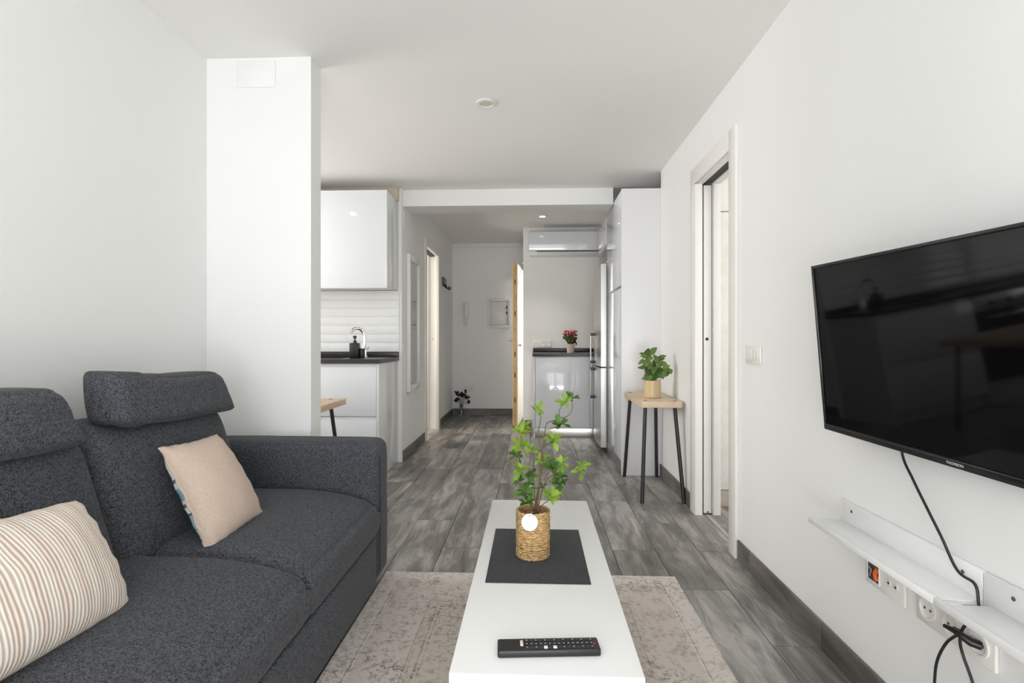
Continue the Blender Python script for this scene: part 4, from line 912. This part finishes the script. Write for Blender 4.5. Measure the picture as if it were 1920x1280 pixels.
def headr(y0, y1, seed, dz=0.0):
    def fn(p, u, v, w_):
        k = (w_ + 1) / 2
        p.y *= 1 - 0.125 * k; p.y -= 0.012 * k
        if u < 0: p.x *= 1 - 0.45 * abs(v) ** 4
        p.x -= 0.04 * k
        p.z += dz * v - 0.010 * math.exp(-((v + 0.72 - 0.3 * k) / 0.05) ** 2) * (1 if u > 0 else 0) - 0.006 * math.cos(v * 3.0) * (1 if w_ > 0 else 0.3)
        return p
    return cushion('headrest', M['sofa'], sf, (-1.235, (y0 + y1) / 2, 0.862), (0.15, y1 - y0, 0.148), 0.028, (0.014, 0.004, 0.006), fn, (6, 20, 8), 0.006, seed)
for (y0, y1, sd_) in ((1.405, 2.02, 1.3), (0.755, 1.395, 4.4), (0.11, 0.745, 6.6)):
    backc(y0, y1, sd_); headr(y0 + 0.035, y1 - (0.0 if y1 > 2 else 0.055), sd_ + 9, -0.016)

# scatter cushions
pillow('cushion', 'blush beige linen square cushion with blue checked back, leaning by the sofa arm', 'cushion',
       [(-1.135, 1.545, 0.722), (-1.115, 1.800, 0.716), (-0.965, 1.825, 0.432), (-0.965, 1.520, 0.412)], 0.060, M['blush'], M['plaid'], 0.05, 0.1, 'scatter cushions on the sofa')
pillow('cushion', 'cream and tan striped cushion lying in front of the near backrest', 'cushion',
       [(-1.10, 0.74, 0.70), (-1.10, 1.215, 0.665), (-0.955, 1.20, 0.42), (-0.945, 0.74, 0.45)], 0.080, M['stripe'], M['stripe'], 0.015, 0.1, 'scatter cushions on the sofa', hem=False)

# ------------------------------------------------------------------ rug, coffee table and things on it
RX0, RX1, RY0, RY1 = -0.662, 0.624, 0.30, 2.333
rug = box('rug', rug_mat((RX1 - RX0) / 2, (RY1 - RY0) / 2), RX0, RX1, RY0, RY1, 0.0008, 0.008, 0.003)
tag(rug, 'faded beige and brown oriental rug under the coffee table', 'rug')
ct = thing('coffee_table', 'long narrow white coffee table on the rug in front of the sofa', 'table', (0.025, 1.59, 0.009))
TZ = 0.39; tx0, tx1, ty0, ty1 = -0.168, 0.219, 1.03, 2.158
box('tabletop', M['table'], tx0, tx1, ty0, ty1, TZ - 0.032, TZ, 0.003, ct)
for x in (tx0 + 0.003, tx1 - 0.053):
    for y in (ty0 + 0.003, ty1 - 0.053): box('leg', M['table'], x, x + 0.05, y, y + 0.05, 0.009, TZ - 0.032, 0.003, ct)
box('lower_shelf', M['table'], tx0 + 0.055, tx1 - 0.055, ty0 + 0.055, ty1 - 0.055, 0.10, 0.114, 0.002, ct)
mt_ = box('placemat', M['mat'], -0.131, 0.156, 1.416, 1.820, TZ + 0.0004, TZ + 0.0024, 0.0006)
tag(mt_, 'charcoal woven placemat under the plant on the white table', 'placemat')
# remote
rc = thing('remote_control', 'black television remote control at the near end of the white table', 'remote', (0.032, 1.11, TZ + 0.0006))
rc.rotation_euler = (0, 0, R(4.2)); RL, RW = 0.216, 0.046
MB().box(-RL / 2, RL / 2, -RW / 2, RW / 2, 0, 0.016, 0.004, seg=3).build('body', M['black'], rc, local=True)
mb, mw_, mt2 = MB(), MB(), MB()
for i in range(15):
    for j in range(3):
        x = -RL / 2 + 0.062 + i * 0.0098; y = -0.013 + j * 0.0125
        if i in (4, 6) and j == 0: mw_.box(x - 0.004, x + 0.004, y - 0.005, y + 0.004, 0.016, 0.0178, 0.0008); continue
        mb.box(x - 0.0036, x + 0.0036, y - 0.004, y + 0.004, 0.016, 0.0172, 0.0008)
        if (i + j) % 2 == 0 or j == 1: mt2.box(x - 0.0014, x + 0.0014, y - 0.0011, y + 0.0011, 0.0172, 0.0174)
mb.build('buttons', simple('button_rubber', (0.03, 0.032, 0.036), 0.6), rc, local=True)['kind'] = 'stuff'
mt2.build('button_marks', M['print_grey'], rc, local=True)['kind'] = 'stuff'
mw_.build('grey_buttons', M['paper'], rc, local=True)
MB().box(-RL / 2 + 0.048, -RL / 2 + 0.0545, -0.008, 0.012, 0.016, 0.0178, 0.0008).build('white_button', simple('pinkish_white', (0.85, 0.68, 0.66), 0.5), rc, local=True)
MB().box(RL / 2 - 0.014, RL / 2 - 0.009, -0.007, -0.001, 0.016, 0.0176, 0.0008).build('power_button', simple('dull_red', (0.35, 0.04, 0.05), 0.5), rc, local=True)

# plant in the rope basket
PX, PY_, PZ = -0.001, 1.60, TZ + 0.0026
pl = thing('potted_plant', 'leafy green plant in a woven rope basket on the placemat', 'plant', (PX, PY_, PZ))
bk_ = MB().lathe([(0.044, 0.002), (0.047, 0.01), (0.047, 0.128), (0.044, 0.128), (0.043, 0.01)], (PX, PY_, PZ), 40).build('basket_liner', M['rope'], pl)
n_r, r_b, pitch = 19, 0.0475, 0.0073
b = bmesh.new(); S, K = 110, 7; rings = []
for i in range(S):
    a = 2 * math.pi * i / S; ring = []
    for k in range(K):
        ph = 2 * math.pi * k / K; tr = 0.0043 * (1 + 0.34 * math.sin(2 * ph * 1.0 + a * 22) + 0.12 * noise.noise(Vector((math.cos(a) * 9, math.sin(a) * 9, k))))
        ring.append(b.verts.new(((r_b + tr * math.cos(ph)) * math.cos(a), (r_b + tr * math.cos(ph)) * math.sin(a), tr * math.sin(ph) * 1.05)))
    rings.append(ring)
for i in range(S):
    p, q = rings[i], rings[(i + 1) % S]
    for k in range(K): b.faces.new((p[k], q[k], q[(k + 1) % K], p[(k + 1) % K])).smooth = True
bmesh.ops.recalc_face_normals(b, faces=b.faces)
rme = bpy.data.meshes.new('rope_coil'); b.to_mesh(rme); b.free(); rme.materials.append(M['rope'])
for k in range(n_r):
    piece('rope_coil', rme, pl, (PX + random.uniform(-.0006, .0006), PY_, PZ + 0.0045 + k * pitch), (random.uniform(-.012, .012), random.uniform(-.012, .012), random.uniform(0, 6.28)))
MB().lathe([(0.043, 0.112), (0.03, 0.118), (0, 0.12)], (PX, PY_, PZ), 24).build('soil', M['soil'], pl)
# tag
tg = MB().lathe([(0.0245, 0.0), (0.0245, 0.0012), (0, 0.0012)], (0, 0, 0), 36, axis='Y', smooth=False).build('round_tag', M['paper'], pl, local=True)
tgp = at(993, 985, 1.545); tg.location = tgp - ORI[pl]; tg.rotation_euler = (R(-14), 0, R(-6)); ORI[tg] = tgp
for (zo, ww) in ((0.002, 0.011), (-0.003, 0.008)):
    o = MB().box(-ww, ww, -0.0004, 0.0001, zo - 0.0005, zo + 0.0005).build('faint_print', M['blueprint'], tg, local=True)
MB().tube([(0, -0.0005, 0.019), (0.003, 0.01, 0.027), (0.012, 0.03, 0.028)], 0.0006, 5).build('string', M['paper'], tg, local=True)

def leafmesh(name, mat, ln=1.0, wd=0.5, curl=0.18, pw=1.35):
    b = bmesh.new(); n = 6; rows = []
    for i in range(n + 1):
        t = i / n; w_ = wd / 2 * math.sin(math.pi * min(1, t ** pw)) ** 0.8 if 0 < t < 1 else 0.0
        if t == 0: w_ = 0.02
        z = -curl * t * t * 1.0 + 0.10 * t
        rows.append([b.verts.new((t * ln, s * w_, z + abs(s) * w_ * 0.35)) for s in (-1, 0, 1)])
    for p, q in zip(rows, rows[1:]):
        for k in range(2): b.faces.new((p[k], q[k], q[k + 1], p[k + 1])).smooth = True
    bmesh.ops.remove_doubles(b, verts=b.verts, dist=1e-4)
    me = bpy.data.meshes.new(name); b.to_mesh(me); b.free(); me.materials.append(mat); return me
LB, LD = leafmesh('leaf', M['leaf_bright'], 1, 0.44), leafmesh('leaf', M['leaf_dark'], 1, 0.46)
def rosette(parent, p, axis, n, size, me, rnd, spread=1.0):
    axis = Vector(axis).normalized(); q = axis.to_track_quat('Z', 'Y'); a0 = rnd.uniform(0, 6.28)
    for k in range(n):
        el = rnd.uniform(-0.35, 1.0) / spread; s = size * rnd.uniform(0.75, 1.1)
        m = q.to_matrix() @ Matrix.Rotation(a0 + 2 * math.pi * k / n + rnd.uniform(-.25, .25), 3, 'Z') @ Matrix.Rotation(-el, 3, 'Y') @ Matrix.Rotation(rnd.uniform(-.3, .3), 3, 'X')
        o = piece('leaf', me, parent, p, m.to_euler(), (s, s, s))
rnd = random.Random(11)
YY = 1.60
def A(px, py, dy=0.0): return at(px, py, YY + dy)
ros = [(1010, 772, 0.0, 5, .030, LB), (1060, 760, -.01, 5, .032, LB), (1074, 752, 0.02, 5, .030, LD), (1050, 804, -.02, 6, .036, LD), (1037, 833, -.01, 7, .037, LB),
       (983, 806, 0.01, 5, .032, LB), (977, 818, -.02, 6, .034, LB), (975, 842, -.01, 6, .036, LB), (968, 860, 0.02, 5, .028, LD), (999, 853, 0.02, 5, .028, LB), (1010, 868, 0.0, 4, .026, LB),
       (975, 888, -.02, 7, .036, LB), (994, 898, 0.02, 5, .030, LD), (974, 906, 0.03, 5, .028, LD), (985, 930, -.03, 7, .038, LD), (988, 948, -.04, 5, .032, LD),
       (1031, 884, -.02, 6, .036, LD), (1053, 874, 0.0, 5, .032, LB), (1048, 899, 0.02, 6, .036, LD), (1052, 914, 0.0, 5, .030, LD), (1084, 890, 0.01, 4, .030, LB), (1092, 880, 0.0, 4, .030, LB),
       (1033, 938, -.04, 7, .038, LB), (1024, 866, 0.03, 5, .028, LB), (993, 912, 0.0, 4, .024, LD), (1016, 920, 0.05, 4, .024, LD)]
for (px, py, dy, n, sz, me) in ros:
    p = A(px, py, dy); rosette(pl, p, (rnd.uniform(-.45, .45) + (p.x - 0.01) * 2, -0.6, 0.9), n + 1, sz * 0.97, me, rnd)
    if n > 4: rosette(pl, p + Vector((rnd.uniform(-.012, .012), rnd.uniform(-.01, .02), rnd.uniform(-.016, .012))), (rnd.uniform(-.8, .8), -0.5, 0.7), 4, sz * 0.75, me, rnd)
base = Vector((PX + 0.008, PY_, PZ + 0.115))
mb = MB()
def br(pts, r0, r1):
    q = spline(pts, 6); mb.tube(q, [r0 + (r1 - r0) * i / (len(q) - 1) for i in range(len(q))], 7)
j1 = A(1016, 850); j2 = A(1010, 822)
br([base, A(1012, 905), A(1015, 870), j1], .0032, .0024)
br([base + Vector((-.008, .004, 0)), A(1011, 915), A(1018, 872), A(1016, 846)], .0026, .0018)
br([j1, A(1011, 832), A(1009, 815), A(1014, 790), A(1011, 774)], .0018, .001)
br([A(1009, 822), A(1000, 815), A(990, 805), A(984, 804)], .0013, .0009)
br([j1, A(1020, 835), A(1024, 802), A(1035, 795), A(1049, 790), A(1048, 778), A(1054, 764)], .002, .001)
br([A(1049, 789), A(1062, 787), A(1072, 775), A(1073, 755, .02)], .0013, .0009)
br([A(1024, 812), A(1038, 808), A(1049, 803, -.02)], .0012, .0009)
br([A(1018, 845), A(1030, 838), A(1037, 835)], .0014, .001)
br([base, A(1002, 925), A(1000, 900, .02), A(1001, 870), A(999, 855, .02)], .0018, .0009)
br([base, A(990, 940, -.02), A(974, 912, .01), A(972, 890), A(964, 875), A(972, 855), A(977, 842)], .002, .001)
br([A(972, 880), A(968, 862), A(976, 845), A(978, 820, -.02)], .0015, .001)
br([base, A(1020, 915), A(1034, 898), A(1046, 900), A(1068, 910), A(1082, 902), A(1088, 886)], .0022, .0009)
br([A(1020, 905), A(1030, 890), A(1033, 884)], .0016, .001)
br([A(1036, 897), A(1048, 886), A(1053, 875)], .0014, .0009)
br([base, A(1018, 952), A(1026, 946, -.03), A(1033, 940, -.04)], .0014, .001)
br([base, A(994, 950, -.03), A(987, 944, -.04)], .0016, .001)
br([A(1045, 902), A(1050, 912), A(1049, 930), A(1049, 942)], .0009, .0006)
mb.build('stem', M['stem'], pl)

# plant on the side table
sp_ = thing('potted_plant', 'green variegated plant in a beige cylinder pot on the ash side table', 'plant', (0.825, 3.62, 0.651))
qx, qy = 0.822, 3.66
MB().lathe([(0.056, 0), (0.059, 0.004), (0.059, 0.12), (0.054, 0.12), (0.053, 0.105), (0, 0.105)], (qx, qy, 0.6512), 36).build('pot', M['beigepot'], sp_)
MB().lathe([(0.052, 0.106), (0.03, 0.112), (0, 0.113)], (qx, qy, 0.6512), 20).build('soil', M['soil'], sp_)
LP_ = leafmesh('leaf', M['leaf_pothos'], 1, 0.60, 0.35, 0.72)
YY = 3.66
lv = [(1213, 668, .07, 70), (1224, 664, .075, 50), (1208, 673, .05, 170), (1217, 678, .07, 200), (1204, 684, .06, 200), (1206, 694, .055, 185), (1218, 690, .065, 260), (1214, 700, .07, 250), (1222, 702, .075, 265), (1231, 680, .075, 110),
      (1236, 679, .07, 20), (1244, 688, .07, 340), (1249, 698, .07, 350), (1253, 700, .05, 300), (1237, 700, .07, 300), (1232, 706, .065, 280), (1244, 708, .06, 275), (1212, 710, .055, 230), (1226, 690, .06, 90), (1238, 690, .06, 45), (1228, 712, .05, 300), (1219, 714, .05, 240), (1251, 706, .05, 260), (1216, 672, .06, 120), (1240, 712, .045, 320)]
rn2 = random.Random(4)
lv += [(a + rn2.uniform(-7, 7), b_ + rn2.uniform(-5, 7), c_ * 0.8, d_ + rn2.uniform(-50, 50)) for a, b_, c_, d_ in lv[2:22]]
mb = MB(); rnd = random.Random(21)
for (px, py, ln, an) in lv:
    dy = rnd.uniform(-.045, .035); p = A(px, py, dy); d = Vector((math.cos(R(an)), rnd.uniform(-.6, .1), math.sin(R(an)))).normalized()
    st = p - d * ln * 0.45
    nz = Vector((rnd.uniform(-.35, .35), -1, 0.7)); yv = nz.cross(d).normalized(); zv = d.cross(yv)
    m = Matrix((d, yv, zv)).transposed()
    piece('leaf', LP_, sp_, st, m.to_euler(), (ln, ln, ln))
    b0 = Vector((qx + rnd.uniform(-.02, .02), qy + rnd.uniform(-.02, .02), 0.76)); mid = b0.lerp(st, 0.5) + Vector((0, 0, .015))
    mb.tube(spline([b0, mid, st], 4), 0.0016, 5)
mb.build('stem', simple('green_stem', (0.10, 0.18, 0.04), 0.6), sp_)
